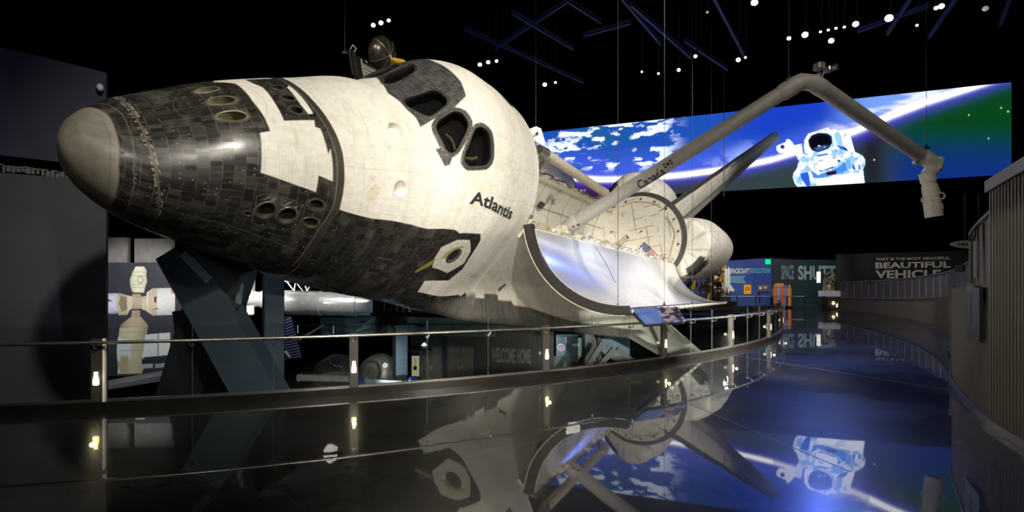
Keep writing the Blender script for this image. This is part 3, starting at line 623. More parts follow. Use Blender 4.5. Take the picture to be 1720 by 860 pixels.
# aft fuselage
xa = np.linspace(1312, 1508, 14); a = np.linspace(0, 2*np.pi, 80, endpoint=False); V = []
for x in xa:
    k = (x-1312)/196; w_, zt, zb = 104+14*k, 503-18*k, 278+8*k; c, s = np.cos(a), np.sin(a); n = 2.4
    V.append(np.stack([0*a+x, np.sign(c)*np.abs(c)**(2/n)*w_, np.where(s > 0, 395+np.abs(s)**(2/n)*(zt-395), 395-np.abs(s)**(2/n)*(395-zb))], 1))
mb = MB(); mb.add(ol(np.concatenate(V)), [tuple(f) for f in gridfaces(14, 80, True)]+[tuple(range(13*80, 14*80))]); mb.build('aft_fuselage', M_white, ship, True)
def pod(sg):
    xs_ = [1313.6, 1314.2, 1315, 1316.5, 1320, 1330, 1350, 1400, 1500, 1545, 1562, 1568]; rr = [.02, .4, .68, .80, .89, .94, .98, 1., 1., .97, .88, .7]; a = np.linspace(0, 2*np.pi, 72, endpoint=False); V = []
    x2 = np.concatenate([np.linspace(1313.6, 1322, 29), np.linspace(1324, 1568, 90)]); r2 = np.interp(x2, xs_, rr)
    for x, r in zip(x2, r2):
        k = (x-1300)/268; cy, cz = 88+10*k, 448+16*min(k*2, 1); c, s = np.cos(a), np.sin(a); n = 2.5
        V.append(np.stack([0*a+x, -sg*(cy+np.sign(c)*np.abs(c)**(2/n)*62*r), cz+np.sign(s)*np.abs(s)**(2/n)*74*r], 1))
    V = np.array(V); x, y, z = V[..., 0], V[..., 1]*-sg, V[..., 2]; n2 = fbm(x*.1, z*.1+y*.05, 5.); c = np.ones(V.shape)*WHITE*np.array([.93, .915, .88])*(.93+.12*n2)[..., None]
    t = np.arctan2(z-448, y-88)*70; g = np.minimum(3-np.abs((x/6) % 1-.5)*6, 3-np.abs((t/6) % 1-.5)*6); c *= (1-.18*np.clip(1-g/.5, 0, 1)*sm(x, 1318, 1322))[..., None]
    tn = hsh(np.floor(x/6), np.floor(t/6), 3.); c *= (1-.3*(tn > .7)*sm(1400-x, 0, 80))[..., None]
    bq = (x > 1314.5) & (np.abs(x-1334+6*(np.floor(t/7) % 2)) < 24) & (t < 24-7*(np.floor(x/8) % 2)) & (t > -38-7*(np.floor(x/9) % 2)) & (r2[:, None] > .7); c = np.where(bq[..., None], np.array([.03, .028, .026])+0*c, c)
    mesh_np('engine_pod', ol(V.reshape(-1, 3)), gridfaces(len(x2), 72, True), M_skin, ship, True, c.reshape(-1, 3), np.full(c.shape[0]*72, .55))
    mb = MB(); mb.lathe([(8*INCH, 0), (19*INCH, 50*INCH), (18*INCH, 50*INCH), (7*INCH, 3*INCH)], ol((1566, -sg*92, 470)), (1, 0, .1), 24); mb.build('manoeuvring_nozzle', M_dk, ship)
pod(1); pod(-1)
for y, z in ((0, 450), (-54, 350), (54, 350)):
    mb = MB(); mb.lathe([(18*INCH, 0), (30*INCH, 40*INCH), (43*INCH, 95*INCH), (42*INCH, 95*INCH), (15*INCH, 4*INCH)], ol((1508, y, z)), (1, 0, .15), 32); mb.build('main_engine_bell', M_gm, ship, True)
# vertical tail
zs = np.linspace(496, 816, 70); ts = np.linspace(0, 1, 70)**1.3; V = []; D = []
for z in zs:
    k = (z-503)/313; le = 1298+302*k+4*sm(k, .95, 1)*6; te = 1570+128*k; ch = te-le; th = (19*(1-.55*k))*.5
    yt = th*np.where(ts < .55, np.sin(np.clip(ts/.55, 0, 1)*np.pi/2)**.7, 1-(ts-.55)/.45*.92); yt[0] = 0
    xx = le+ts*ch; V.append(np.concatenate([np.stack([xx, yt, 0*xx+z], 1)[::-1], np.stack([xx, -yt, 0*xx+z], 1)[1:]])); D.append(np.concatenate([ts[::-1], ts[1:]]))
V = np.array(V); t = np.array(D); x, z = V[..., 0], V[..., 2]; k = (z-503)/313; n2 = fbm(x*.08, z*.08, 2.); n1 = fbm((x-z)*.25, z*.03, 8.)
c = np.ones(V.shape)*WHITE*.97*(.85+.35*n2+.25*(n1-.5))[..., None]; d = (x-(1298+302*k)); blk = d < 26*(1-.25*k)
c = np.where(blk[..., None], np.array([.05, .048, .046])*(.7+.6*n2)[..., None], c); c = np.where(((d < 52*(1-.4*k)) & (d > 14) & (k > .52))[..., None], np.array([.35, .36, .38])+0*c, c)
c = np.where((k > .965)[..., None], np.array([.42, .42, .42])+0*c, c)
hg = np.abs(t-(.60+.02*k)) < .012; c = np.where(hg[..., None], .02+0*c, c); c = np.where(((t > .63) & (t < .70))[..., None], c*.35, c)
mb_ = mesh_np('vertical_tail', ol(V.reshape(-1, 3)), gridfaces(70, V.shape[1]), M_skin, ship, True, c.reshape(-1, 3), np.full(V.shape[0]*V.shape[1], .5))
capv = V[-1]; nn = 70; mb = MB(); P = ol(np.concatenate([capv, (capv*1.0)+np.array([0, 0, 0])])); 
top = []; 
for i in range(nn): top.append((nn-1-i, nn-1+i))
mb.add(ol(capv), [tuple(range(len(capv)))]); mb.build('tail_tip', mat('tip_grey', (.4, .4, .4), .5), ship)
# ------------------------------------------------------------------ bay doors with radiators
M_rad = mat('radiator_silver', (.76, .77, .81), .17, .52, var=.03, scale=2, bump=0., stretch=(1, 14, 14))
M_seal = mat('door_edge_black', (.018, .017, .015), .5, var=.6, scale=30)
def door(sg, phi, n=26):
    """sg -1 port, +1 starboard; phi how far it is swung open, degrees"""
    ph = math.radians(phi); cp, sp = math.cos(ph), math.sin(ph)
    def place(x, a, r=0.):
        y = -(105-r)*np.cos(a); z = 400+(103-r)*np.sin(a); dy, dz = y+105, z-410
        Y = -105+dy*cp-dz*sp; Z = 410+dy*sp+dz*cp
        return np.stack([0*Y+x, Y*(-sg), Z], -1)
    A = np.radians(np.linspace(4, 90, n)); dr = None
    def shell(name, x0, x1, r0, r1, a0, a1, m, parent, nx=8, k=n):
        A = np.radians(np.linspace(a0, a1, k)); X = np.linspace(x0, x1, nx)
        O = np.array([place(x, A, r0) for x in X]); I = np.array([place(x, A, r1) for x in X]); V = np.concatenate([O.reshape(-1, 3), I.reshape(-1, 3)]); N_ = nx*k
        F = [tuple(f) for f in gridfaces(nx, k)]+[tuple(f+N_) for f in gridfaces(nx, k)]
        for i in range(nx-1): F += [(i*k, (i+1)*k, N_+(i+1)*k, N_+i*k), (i*k+k-1, (i+1)*k+k-1, N_+(i+1)*k+k-1, N_+i*k+k-1)]
        for j in range(k-1): F += [(j, j+1, N_+j+1, N_+j), ((nx-1)*k+j, (nx-1)*k+j+1, N_+(nx-1)*k+j+1, N_+(nx-1)*k+j)]
        mb = MB(); mb.add(ol(V), F); return mb.build(name, m, parent, True)
    dr = shell('payload_bay_door', 582, 1306, 0, 2.2, 4, 90, M_white, ship, 12)
    segs = ((584, 764), (767, 944), (947, 1124), (1127, 1304))
    for x0, x1 in segs:
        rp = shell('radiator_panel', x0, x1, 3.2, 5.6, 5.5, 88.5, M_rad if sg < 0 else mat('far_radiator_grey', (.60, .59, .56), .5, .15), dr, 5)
        if sg > 0 and x0 < 600:
            for ai in range(10):
                mb = MB(); otube(mb, [place(x_, np.radians(np.array([62.+ai*2.8])), 6.)[0] for x_ in (585, 640, 700, 763)], .45, 5); mb.build('radiator_tube', M_dk, rp)
    shell('door_edge_frame', 577, 585.5, -.6, 8.6, 3, 91, M_seal, dr, 3)
    shell('front_edge_trim', 576.6, 578.5, -1.1, -.3, 5, 90, M_beige, dr, 2); shell('front_edge_trim', 584, 586.4, 8.2, 9., 6, 90, M_beige, dr, 2)
    shell('door_edge_frame', 1301, 1309, -.6, 5.8, 4, 91, M_seal, dr, 3)
    shell('centreline_frame', 582, 1306, -.5, 6.6, 88.7, 91.2, M_seal, dr, 12, 4)
    for i in range(44):     # latch hooks and rollers along the free edge
        x = 592+i*16.4; p = place(x, np.radians(np.array([90.6])), 3.)[0]
        mb = MB(); obox(mb, p+np.array([0, 0, .0]), (6.5, 4.6, 5)); obox(mb, p+np.array([4.5, -1.5, 2]), (3.0, 3.2, 3.2)); mb.build('edge_latch', M_gm if i % 2 else M_beige, dr)
    if sg < 0:
        for x0 in (770, 1010):
            pts = [place(x0+10*math.sin(i*.5)*max(0, 1-i/12), np.radians(np.array([8+i*5.])), 7+5*math.sin(min(i, 8)/8*math.pi))[0] for i in range(8)]
            mb = MB(); otube(mb, pts, .4, 6); mb.build('coolant_hose', M_dk if x0 < 1000 else M_gm, dr)
        for x0 in (690, 850):
            pts = [(x0, -100, 414), (x0+6, -112, 421), (x0+9, -118, 412), place(x0+10, np.radians(np.array([12.])), 8)[0]]
            mb = MB(); otube(mb, pts, .4, 6); mb.build('hinge_line', M_gm, dr)
    return place
pdoor = door(-1, 133.7)
sdoor = door(1, 139.5)
fp = sdoor(578, np.radians(np.array([74., 82., 90., 91.])), 3.); mb = MB(); tipv = fp[3]-fp[0]
otube(mb, [fp[0], fp[3]+tipv*.25], 2.6, 8); otube(mb, [fp[0]+np.array([-7, 0, 0]), fp[3]+tipv*.2+np.array([-7, 0, 0])], 2.0, 8)
for f_ in (.1, .45, .8, 1.15): otube(mb, [fp[0]+tipv*f_, fp[0]+tipv*f_+np.array([-7, 0, 0])], 1.6, 6)
mb.build('door_stiffener', M_seal, ship); mb = MB(); q_ = fp[3]+tipv*.33; s_ = 4.5
otube(mb, [q_+np.array(v) for v in ((0, -s_, -s_), (0, s_, -s_), (0, s_, s_), (0, -s_, s_), (0, -s_, -s_))], .7, 6); mb.build('lifting_eye', M_white, ship)
# ------------------------------------------------------------------ dish antenna on the starboard sill
dc = at(640, 90, 15.7); dish = thing('dish_antenna', 'round dark ribbed dish antenna peeking over the cockpit roof of the orbiter', 'antenna', dc)
M_dish = mat('dish_graphite', (.055, .048, .036), .28, .55, var=.35, scale=7)
ax = np.array([-.72, .45, .30]); ax /= np.linalg.norm(ax)
profd = [(.02, -.40)]+[(.50*math.sin(t), -.40*math.cos(t)) for t in np.linspace(.12, 1.55, 16)]+[(.455, .0)]+[(.44*math.sin(t), -.33*math.cos(t)) for t in np.linspace(1.5, .05, 10)]
mb = MB(); mb.lathe(profd, (0, 0, 0), ax, 48, False); mb.build('dish', M_dish, dish, True)
a1 = np.cross(ax, (0, 0, 1.)); a1 /= np.linalg.norm(a1); a2 = np.cross(ax, a1)
for k in range(9):
    t0 = k*2*math.pi/9+.25; e = math.cos(t0)*a1+math.sin(t0)*a2
    mb = MB(); mb.tube([e*.508*math.sin(t)-ax*.408*math.cos(t) for t in np.linspace(.08, 1.56, 14)], .011, 6); mb.build('dish_rib', M_gm if k % 2 else M_dk, dish)
mb = MB(); e0 = -ax*.37; b0_ = at(660, 104, 15.7)-dc; mb.beam(e0, b0_, .08, .08); mb.tube([e0, e0*.3+b0_*.7+np.array([0, 0, .08]), b0_], .03, 8); mb.build('gimbal', M_white, dish)
mb = MB(); c = at(669, 104, 15.7)-dc; mb.box(c, (.42, .3, .13), .5, .05); mb.build('gimbal_cover', mat('cover_yellow', (.75, .42, .01), .5), dish)
# the mast of the antenna continues down to the sill
mb = MB(); mb.tube([b0_, c+np.array([.12, .0, -.1]), at(700, 150, 16.2)-dc, ow((606, 104, 416))-dc], .06, 10); mb.build('antenna_boom', M_white, dish)
# ------------------------------------------------------------------ sensor boom lying along the starboard sill
p0, p1 = ow((612, 98, 445)), None
q0, q1 = at(916, 258, 22.5), at(1019, 326, 29.4)
boom = thing('sensor_boom', 'long beige inspection boom lying along the far sill of the open payload bay', 'boom', q0)
mb = MB(); mb.tube([q0*0, (q1-q0)*.92], .235, 20); mb.build('boom_tube', mat('boom_beige', (.58, .52, .40), .5, var=.12, scale=4), boom, True)
mb = MB(); mb.tube([(q1-q0)*.9, (q1-q0)*.96, (q1-q0)*.985], [.25, .27, .16], 18); mb.build('end_fitting', M_beige, boom, True)
mb = MB(); mb.tube([(q1-q0)*-.08, (q1-q0)*.0], [.20, .26], 18); mb.build('grapple_fitting', M_gm, boom, True)
for f in (.04, .93):
    p = (q1-q0)*f; mb = MB(); mb.beam(p, p+ROT@np.array([0, 0, -1.])*.95, .16, .16); mb.beam(p+np.array([.1, .1, .1]), p-np.array([.1, .1, .2]), .3, .2); mb.build('boom_pedestal', M_gm, boom)
# white camera box behind the cabin crown
cb = thing('bay_camera', 'small white camera housing just behind the cabin crown', 'camera', at(905, 232, 19.))
mb = MB(); V = [at(x, y, d)-at(905, 232, 19.) for d in (18.8, 19.3) for x, y in ((890, 216), (901, 212), (909, 216), (917, 243), (912, 245), (893, 233))]
mb.add(V, [tuple(range(5, -1, -1)), tuple(range(6, 12))]+[(i, (i+1) % 6, 6+(i+1) % 6, 6+i) for i in range(6)]); mb.build('housing', mat('bright_white', (.85, .85, .85), .4), cb)
mb = MB(); mb.lathe([(.05, 0), (.05, .1)], at(902, 225, 18.8)-at(905, 232, 19.), (0, -1, 0), 14); mb.build('lens', M_dk, cb)
mb = MB(); mb.tube([at(896, 236, 19.)-at(905, 232, 19.), at(903, 262, 19.3)-at(905, 232, 19.), ow((640, 100, 414))-at(905, 232, 19.)], .09, 8); mb.build('camera_post', M_gm, cb)
# ------------------------------------------------------------------ robotic arm
S0 = at(946, 386, 16.6); E0 = at(1338, 141, 13.0); E1 = at(1372, 143, 13.0); W0 = at(1556, 268, 16.4)
arm = thing('robotic_arm', 'long bent grey robotic arm rising from the near sill of the payload bay', 'arm', S0)
M_arm = mat('arm_blanket', (.38, .36, .335), .55, .1, var=.10, scale=5, bump=.1); M_armw = mat('arm_joint_white', (.55, .52, .46), .5, var=.15, scale=10)
def rel(p): return np.asarray(p)-S0
mb = MB(); d = (E0-S0); mb.tube([rel(S0+d*f) for f in (.07, .09, .10, .93, .96)], [.19, .225, .215, .20, .19], 24); ub = mb.build('upper_boom', M_arm, arm, True)
mb = MB(); mb.tube([rel(S0), rel(S0+d*.03), rel(S0+d*.07), rel(S0+d*.085)], [.16, .25, .25, .20], 20); mb.lathe([(.13, -.3), (.2, -.28), (.2, .05), (.13, .08)], rel(S0), (-.6, .3, -.3), 18); mb.build('shoulder_joint', M_arm, arm, True)
mb = MB(); mb.tube([rel(S0+d*.085+np.array([.0, -.12, -.14])), rel(S0+d*.05+np.array([0, -.2, -.1])), rel(S0+d*.03+np.array([0, -.14, .16]))], .05, 8); mb.build('cable_loop', M_dk, arm, True)
mb = MB(); mb.tube([rel(S0), rel(S0*.6+ow((672, -100, 414))*.4), rel(ow((672, -100, 412)))], [.17, .2, .2], 16); mb.build('pedestal', M_beige, arm, True)
mb = MB(); ud = d/np.linalg.norm(d); ld = (W0-E1)/np.linalg.norm(W0-E1)
mb.tube([rel(E0-ud*.42), rel(E0-ud*.32), rel(E0-ud*.05), rel(E0+np.array([.12, 0, .06])), rel((E0+E1)/2+np.array([0, 0, .06])), rel(E1+np.array([-.08, 0, .05])), rel(E1+ld*.12), rel(E1+ld*.36)], [.2, .225, .225, .21, .20, .21, .215, .205], 20)
mb.box(rel((E0+E1)/2+np.array([-.12, -.02, .12])), (.36, .3, .16), .1, .05); mb.build('elbow_joint', M_arm, arm, True)
mb = MB(); mb.box(rel((E0+E1)/2+np.array([-.16, -.05, .2])), (.2, .18, .05), .2, .02); mb.build('elbow_cover', M_armw, arm)
d2 = W0-E1; mb = MB(); mb.tube([rel(E1+d2*f) for f in (.04, .06, .90, .915)], [.19, .2, .2, .22], 24); mb.build('lower_boom', M_arm, arm, True)
# elbow camera
k0 = at(1368, 138, 12.95); k1 = at(1383, 116, 12.95)
mb = MB(); mb.tube([rel(k0), rel(k0*.4+k1*.6)], .035, 8); mb.tube([rel(k0+np.array([.1, 0, 0])), rel(k0*.4+k1*.6+np.array([.1, 0, 0.02]))], .025, 8); mb.tube([rel(k0+np.array([.05, 0, -.1])), rel(k0+np.array([-.04, -.05, .16])), rel(k1+np.array([-.06, 0, -.1]))], .018, 6)
ec = mb.build('camera_bracket', M_gm, arm, True)
mb = MB(); mb.box(rel(k1+np.array([-.11, 0, .06])), (.2, .22, .19), .25, .03); mb.build('camera_body', mat('camera_grey', (.32, .31, .29), .4, .4), ec)
mb = MB(); mb.box(rel(k1+np.array([.12, -.02, -.02])), (.16, .22, .15), .25, .03); mb.lathe([(.07, 0), (.075, .1), (.05, .1)], rel(k1+np.array([.17, -.12, -.02])), (.5, -.8, 0), 16); mb.build('camera_lens', M_gm, ec, True)
# wrist and end effector
def wp(px, py): return at(px, py, 16.4)
mb = MB(); mb.tube([rel(wp(1537, 256)), rel(wp(1550, 263)), rel(wp(1563, 271)), rel(wp(1573, 279))], [.2, .235, .235, .16], 18); mb.tube([rel(wp(1576, 266)), rel(wp(1571, 285))], [.18, .18], 16); mb.box(rel(wp(1544, 273)), (.36, .2, .12), 0, .03); mb.build('wrist_pitch_joint', M_armw, arm, True)
mb = MB(); mb.tube([rel(wp(1571, 284)), rel(wp(1560, 289)), rel(wp(1556, 292))], [.17, .19, .17], 16); mb.tube([rel(wp(1556, 290)), rel(wp(1560, 306))], .22, 18); mb.build('wrist_yaw_joint', M_armw, arm, True)
mb = MB(); mb.tube([rel(wp(1560, 302)), rel(wp(1561, 312))], [.19, .2], 18); ee0, ee1 = wp(1561, 310), wp(1569, 364); v = ee1-ee0
mb.tube([rel(ee0), rel(ee0+v*.05), rel(ee0+v*.45), rel(ee0+v*.47), rel(ee0+v*.98), rel(ee1)], [.19, .215, .215, .235, .24, .235], 28, False)
mb.tube([rel(ee1), rel(ee1-v*.2)], [.215, .2], 28, False); ef = mb.build('end_effector', M_armw, arm, True)
mb = MB(); mb.tube([rel(ee1-v*.15), rel(ee1-v*.14)], .2, 24); mb.build('effector_throat', M_black, ef)
vd = v/np.linalg.norm(v); sx_ = np.array([.93, -.3, 0]); 
for f0_, f1_, s_, dx_ in ((.55, .95, .13, -.12), (.62, .80, .15, .1)):
    mb = MB(); mb.beam(rel(ee0+v*f0_+sx_*dx_+np.array([0, -.2, 0])), rel(ee0+v*f1_+sx_*dx_+np.array([0, -.2, 0])), s_*.5, .05, (0, 1, 0)); mb.build('effector_label_plate', mat('plate_tan', (.40, .33, .12), .5) if dx_ < 0 else M_arm, ef)
mb = MB(); c = wp(1581, 329); t = np.linspace(0, 2*np.pi, 15)[:-1]; mb.tube([rel(c+np.array([.11*math.cos(k), 0, .10*math.sin(k)])) for k in t], .028, 6, closed=True); mb.tube([rel(wp(1571, 320)), rel(wp(1576, 316)), rel(wp(1579, 325))], .03, 6); mb.build('grab_ring', M_armw, ef, True)
mb = MB(); c = wp(1553, 336); mb.tube([rel(c+np.array([.10*math.cos(k), 0, .09*math.sin(k)])) for k in t], .022, 6, closed=True); mb.build('grab_ring', M_armw, ef, True)
# lettering along the upper boom
V, F = text_verts('Canada', 1., .02); w0, w1 = V[:, 0].min(), V[:, 0].max(); tl = .86; cap = .27
f_a = .375; n_ = np.cross(ud, np.array([0, -1., 0])); n_ /= np.linalg.norm(n_); n_ = n_ if n_[2] > 0 else -n_; fr_ = np.cross(n_, ud); fr_ = fr_ if fr_[1] < 0 else -fr_
TX = (V[:, 0]-w0)/(w1-w0)*tl; TY = (V[:, 1]/.70-.5)*cap; an = TY/.212-.42
P = S0+d*f_a+TX[:, None]*ud+.216*(np.sin(an)[:, None]*n_+np.cos(an)[:, None]*fr_); mb = MB(); mb.add(rel(P), F); mb.build('lettering', mat('arm_letter_black', (.012, .012, .012), .6), arm)
TX = tl+.04; mb = MB()      # small flag mark after the word
for u0, u1 in ((0, .07), (.2, .27)):
    P = [S0+d*f_a+(TX+u)*ud+.217*(math.sin(v_-.42)*n_+math.cos(v_-.42)*fr_) for u, v_ in ((u0, .1), (u1, .1), (u1, .75), (u0, .75))]; mb.add(rel(P), [(0, 1, 2, 3)])
P = [S0+d*f_a+(TX+.135+.05*math.cos(k))*ud+.217*(math.sin(.25*math.sin(k))*n_+math.cos(.25*math.sin(k))*fr_) for k in np.arange(8)*math.pi/4]; mb.add(rel(P), [tuple(range(8))]); mb.build('boom_flag_mark', MATS['arm_letter_black'], arm)
# hanging cables
M_cable = mat('steel_cable', (.07, .066, .058), .55, .3); CEIL = 15.2
def cable(px, py0, d, label, r=.008, fit_=True):
    p = at(px, py0, d); top_ = np.array([p[0], p[1], CEIL]); o = thing('suspension_cable', label, 'cable', p, group='cables from the dark ceiling')
    mb = MB(); mb.tube([(0, 0, 0), tuple(top_-p)], r, 6); mb.build('wire', M_cable, o)
    if fit_: mb = MB(); mb.box((0, 0, .02), (.16, .1, .06)); mb.lathe([(.03, 0), (.05, .03), (.02, .12)], (0, 0, .04), (0, 0, 1), 10); mb.build('cable_shackle', M_dk, o)
cable(1038, 521, 12.6, 'steel cable dropping to the front tip of the near bay door')
cable(1116, 515, 16.5, 'steel cable dropping to the near bay door right of the front tip')
cable(1163, 512, 21., 'steel cable dropping to the middle of the near bay door edge')
cable(1195, 512, 25.5, 'steel cable dropping to the rear of the near bay door edge')
cable(1216, 330, 30., 'thick steel cable hanging in front of the tail fin and screen', .022, False)
cable(1325, 136, 13., 'dark wire holding the elbow of the grey robotic arm')
cable(1556, 250, 16.4, 'dark wire holding the wrist of the grey robotic arm')
cable(900, 214, 19.2, 'thin wire above the white camera housing', .008, False)
cable(579, 90, 16.9, 'thin wire above the front corner of the far bay door', .01)
# ================================================================== setting
C0 = np.array([-13.13, 35.36]); RR = 28.17
def arc(deg, r=RR, z=0.): a = np.radians(deg); return np.stack([C0[0]+r*np.cos(a), C0[1]+r*np.sin(a), 0*a+z], -1)
M_floor = bpy.data.materials.new('polished_dark_floor'); M_floor.use_nodes = True
def floor_mat():
    nt = M_floor.node_tree; N = nt.nodes; L = nt.links; b = N['Principled BSDF']
    tc = N.new('ShaderNodeTexCoord'); n1 = N.new('ShaderNodeTexNoise'); n1.inputs['Scale'].default_value = .9; n1.inputs['Detail'].default_value = 6; L.new(tc.outputs['Object'], n1.inputs['Vector'])
    cr = N.new('ShaderNodeValToRGB'); cr.color_ramp.elements[0].position = .3; cr.color_ramp.elements[1].position = .75
    cr.color_ramp.elements[0].color = (.006, .006, .006, 1); cr.color_ramp.elements[1].color = (.011, .0105, .010, 1); L.new(n1.outputs['Fac'], cr.inputs['Fac']); L.new(cr.outputs['Color'], b.inputs['Base Color'])
    n2 = N.new('ShaderNodeTexNoise'); n2.inputs['Scale'].default_value = .35; n2.inputs['Detail'].default_value = 4; L.new(tc.outputs['Object'], n2.inputs['Vector'])
    mr = N.new('ShaderNodeMapRange'); mr.inputs['From Min'].default_value = .35; mr.inputs['From Max'].default_value = .65; mr.inputs['To Min'].default_value = .22; mr.inputs['To Max'].default_value = .40
    L.new(n2.outputs['Fac'], mr.inputs['Value']); L.new(mr.outputs['Result'], b.inputs['Roughness'])
    n3 = N.new('ShaderNodeTexNoise'); n3.inputs['Scale'].default_value = .8; n3.inputs['Detail'].default_value = 2; L.new(tc.outputs['Object'], n3.inputs['Vector'])
    bp = N.new('ShaderNodeBump'); bp.inputs['Strength'].default_value = .05; bp.inputs['Distance'].default_value = .02; L.new(n3.outputs['Fac'], bp.inputs['Height']); L.new(bp.outputs['Normal'], b.inputs['Normal'])
    b.inputs['IOR'].default_value = 1.27; b.inputs['Coat Weight'].default_value = .9; b.inputs['Coat IOR'].default_value = 1.6; b.inputs['Coat Roughness'].default_value = .02; L.new(bp.outputs['Normal'], b.inputs['Coat Normal'])
floor_mat()
aa = np.linspace(-122, -22, 120); edge = arc(aa)
far = [(13.6, 26.), (16.2, 31.), (20.2, 38.5), (23.6, 44.2), (25.0, 46.6), (-20, 46.6)]
bnd = [(-24, -2), *[(p[0], p[1]) for p in edge if p[0] > -23.9], *far, (-30, 62), (60, 62), (60, -2)]
bm = bmesh.new(); vs = [bm.verts.new((x, y, 0)) for x, y in bnd]; f = bm.faces.new(vs); bmesh.ops.triangulate(bm, faces=[f])
r = bmesh.ops.extrude_face_region(bm, geom=bm.faces[:]); 
for v in r['geom']:
    if isinstance(v, bmesh.types.BMVert): v.co.z = -.45
bmesh.ops.recalc_face_normals(bm, faces=bm.faces)
me = bpy.data.meshes.new('floor'); bm.to_mesh(me); bm.free(); me.materials.append(M_floor); o = bpy.data.objects.new('floor', me); COL.objects.link(o); tag(o, kind='structure')
def struct(mb, name, m, smooth=False): o = mb.build(name, m, None, smooth); return tag(o, kind='structure')
M_ink = mat('dark_matte', (.0008, .0008, .0009), 1., spec=0.); M_wallk = mat('black_wall', (.002, .002, .0022), 1., spec=0.)
mb = MB(); mb.box((10, 30, -8.4), (110, 90, .4)); struct(mb, 'floor_lower', mat('lower_floor_dark', (.02, .021, .024), .4))
mb = MB(); mb.box((10, 30, 17.3), (110, 90, .4)); struct(mb, 'ceiling', M_ink)
mb = MB(); mb.box((10, 62, 4), (110, .5, 26)); struct(mb, 'wall_back', M_wallk)
mb = MB(); mb.box((-44, 30, 4), (.5, 90, 26)); struct(mb, 'wall_west', M_wallk)
mb = MB(); mb.box((62, 30, 4), (.5, 90, 26)); struct(mb, 'wall_east', M_wallk)
# left wall: upper and lower leaf with a dark gap and a row of clips between them
M_lw = mat('left_wall_paint', (.040, .039, .043), .7, var=.12, scale=1.5)
def lwall(px, d, py): p = at(px, py, d); return p
LX = [(-330, 9.1), (0, 11.), (90, 11.62), (178, 12.3)]
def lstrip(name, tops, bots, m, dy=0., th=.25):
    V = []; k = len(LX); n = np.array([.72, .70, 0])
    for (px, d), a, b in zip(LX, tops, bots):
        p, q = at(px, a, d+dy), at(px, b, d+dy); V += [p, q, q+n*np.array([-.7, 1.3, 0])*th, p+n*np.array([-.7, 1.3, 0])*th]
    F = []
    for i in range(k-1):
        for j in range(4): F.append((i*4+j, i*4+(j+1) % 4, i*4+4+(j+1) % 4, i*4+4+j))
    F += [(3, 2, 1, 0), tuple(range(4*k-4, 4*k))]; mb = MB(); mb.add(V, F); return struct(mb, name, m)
lstrip('wall_left', (22, 79, 100, 122), (219, 260, 271, 281), mat('left_wall_bluelit', (.014, .016, .040), .7, var=.15, scale=1.5))  # bluish light on the upper leaf is put into its colour
lstrip('wall_left_lower', (262, 290, 297, 303), (1130, 1010, 980, 950), M_lw)
lstrip('trim_1', (200, 255, 266, 276), (290, 296, 303, 309), M_ink, .16, .1)
clips = []
for i in range(18):
    px = -2+i*8.2; d = 11+px/90*.66; py = 283+(px)*.12+RNG.uniform(-2, 2)
    mb = MB(); c = at(px, py, d+.02); mb.box(c, (RNG.uniform(.05, .09), .08, RNG.uniform(.08, .16)), .8, .01); mb.box(c+np.array([.03, .02, .07]), (.09, .07, .03), .8)
    o = mb.build('wall_clip', mat('clip_grey', (.045, .043, .04), .5) if i % 3 == 0 else M_dk, None, False, c); tag(o, 'small metal clip in the left wall gap, number %d from the left' % (i+1), 'clip', 'clips along the dark gap of the left wall')
mb = MB(); c = at(168, 147, 12.1); mb.lathe([(.02, -.1), (.06, -.06), (.075, 0), (.05, .08), (.01, .1)], (0, 0, 0), (.3, -.3, -1), 16); o = mb.build('camera_dome', mat('lamp_white', (.6, .6, .6), .4), None, True); o.location = Vector(c); tag(o, 'tiny white camera dome near the top of the left wall', 'camera')
# ------------------------------------------------------------------ right hand curved walls, fluted
def smoothline(P, n):
    P = np.asarray(P, float); k = len(P); t = np.linspace(0, k-1, n); i = np.clip(t.astype(int), 0, k-2); f = (t-i)[:, None]
    p0 = P[np.clip(i-1, 0, k-1)]; p1 = P[i]; p2 = P[i+1]; p3 = P[np.clip(i+2, 0, k-1)]
    return .5*((2*p1)+(-p0+p2)*f+(2*p0-5*p1+4*p2-p3)*f**2+(-p0+3*p1-3*p2+p3)*f**3)
def resample(P, step):
    d = np.hypot(*np.diff(P[:, :2], axis=0).T); s = np.concatenate([[0], np.cumsum(d)]); n = max(int(s[-1]/step), 2); t = np.linspace(0, s[-1], n+1)
    return np.stack([np.interp(t, s, P[:, k]) for k in range(P.shape[1])], 1), t
def fluted(name, line, m, pitch, depth, th=.15, zb=0.):
    """line: (x, y, top); walls with vertical flutes"""
    P, t = resample(smoothline(line, 400), pitch/5); T = np.gradient(P[:, :2], axis=0); T /= np.linalg.norm(T, axis=1)[:, None]; Nn = np.stack([-T[:, 1], T[:, 0]], 1)
    ph = (np.arange(len(P)) % 5); off = np.where((ph == 1) | (ph == 2) | (ph == 3), depth, 0.)
    A = P[:, :2]+Nn*off[:, None]; B = P[:, :2]-Nn*th; n = len(P)
    V = np.concatenate([np.c_[A, np.full(n, zb)], np.c_[A, P[:, 2]], np.c_[B, P[:, 2]], np.c_[B, np.full(n, zb)]]); F = []
    for i in range(n-1):
        for j in range(4): F.append((j*n+i, j*n+i+1, ((j+1) % 4)*n+i+1, ((j+1) % 4)*n+i))
    F += [(0, n, 2*n, 3*n), (n-1, 4*n-1, 3*n-1, 2*n-1)]
    mb = MB(); mb.add(V, F); return struct(mb, name, m)
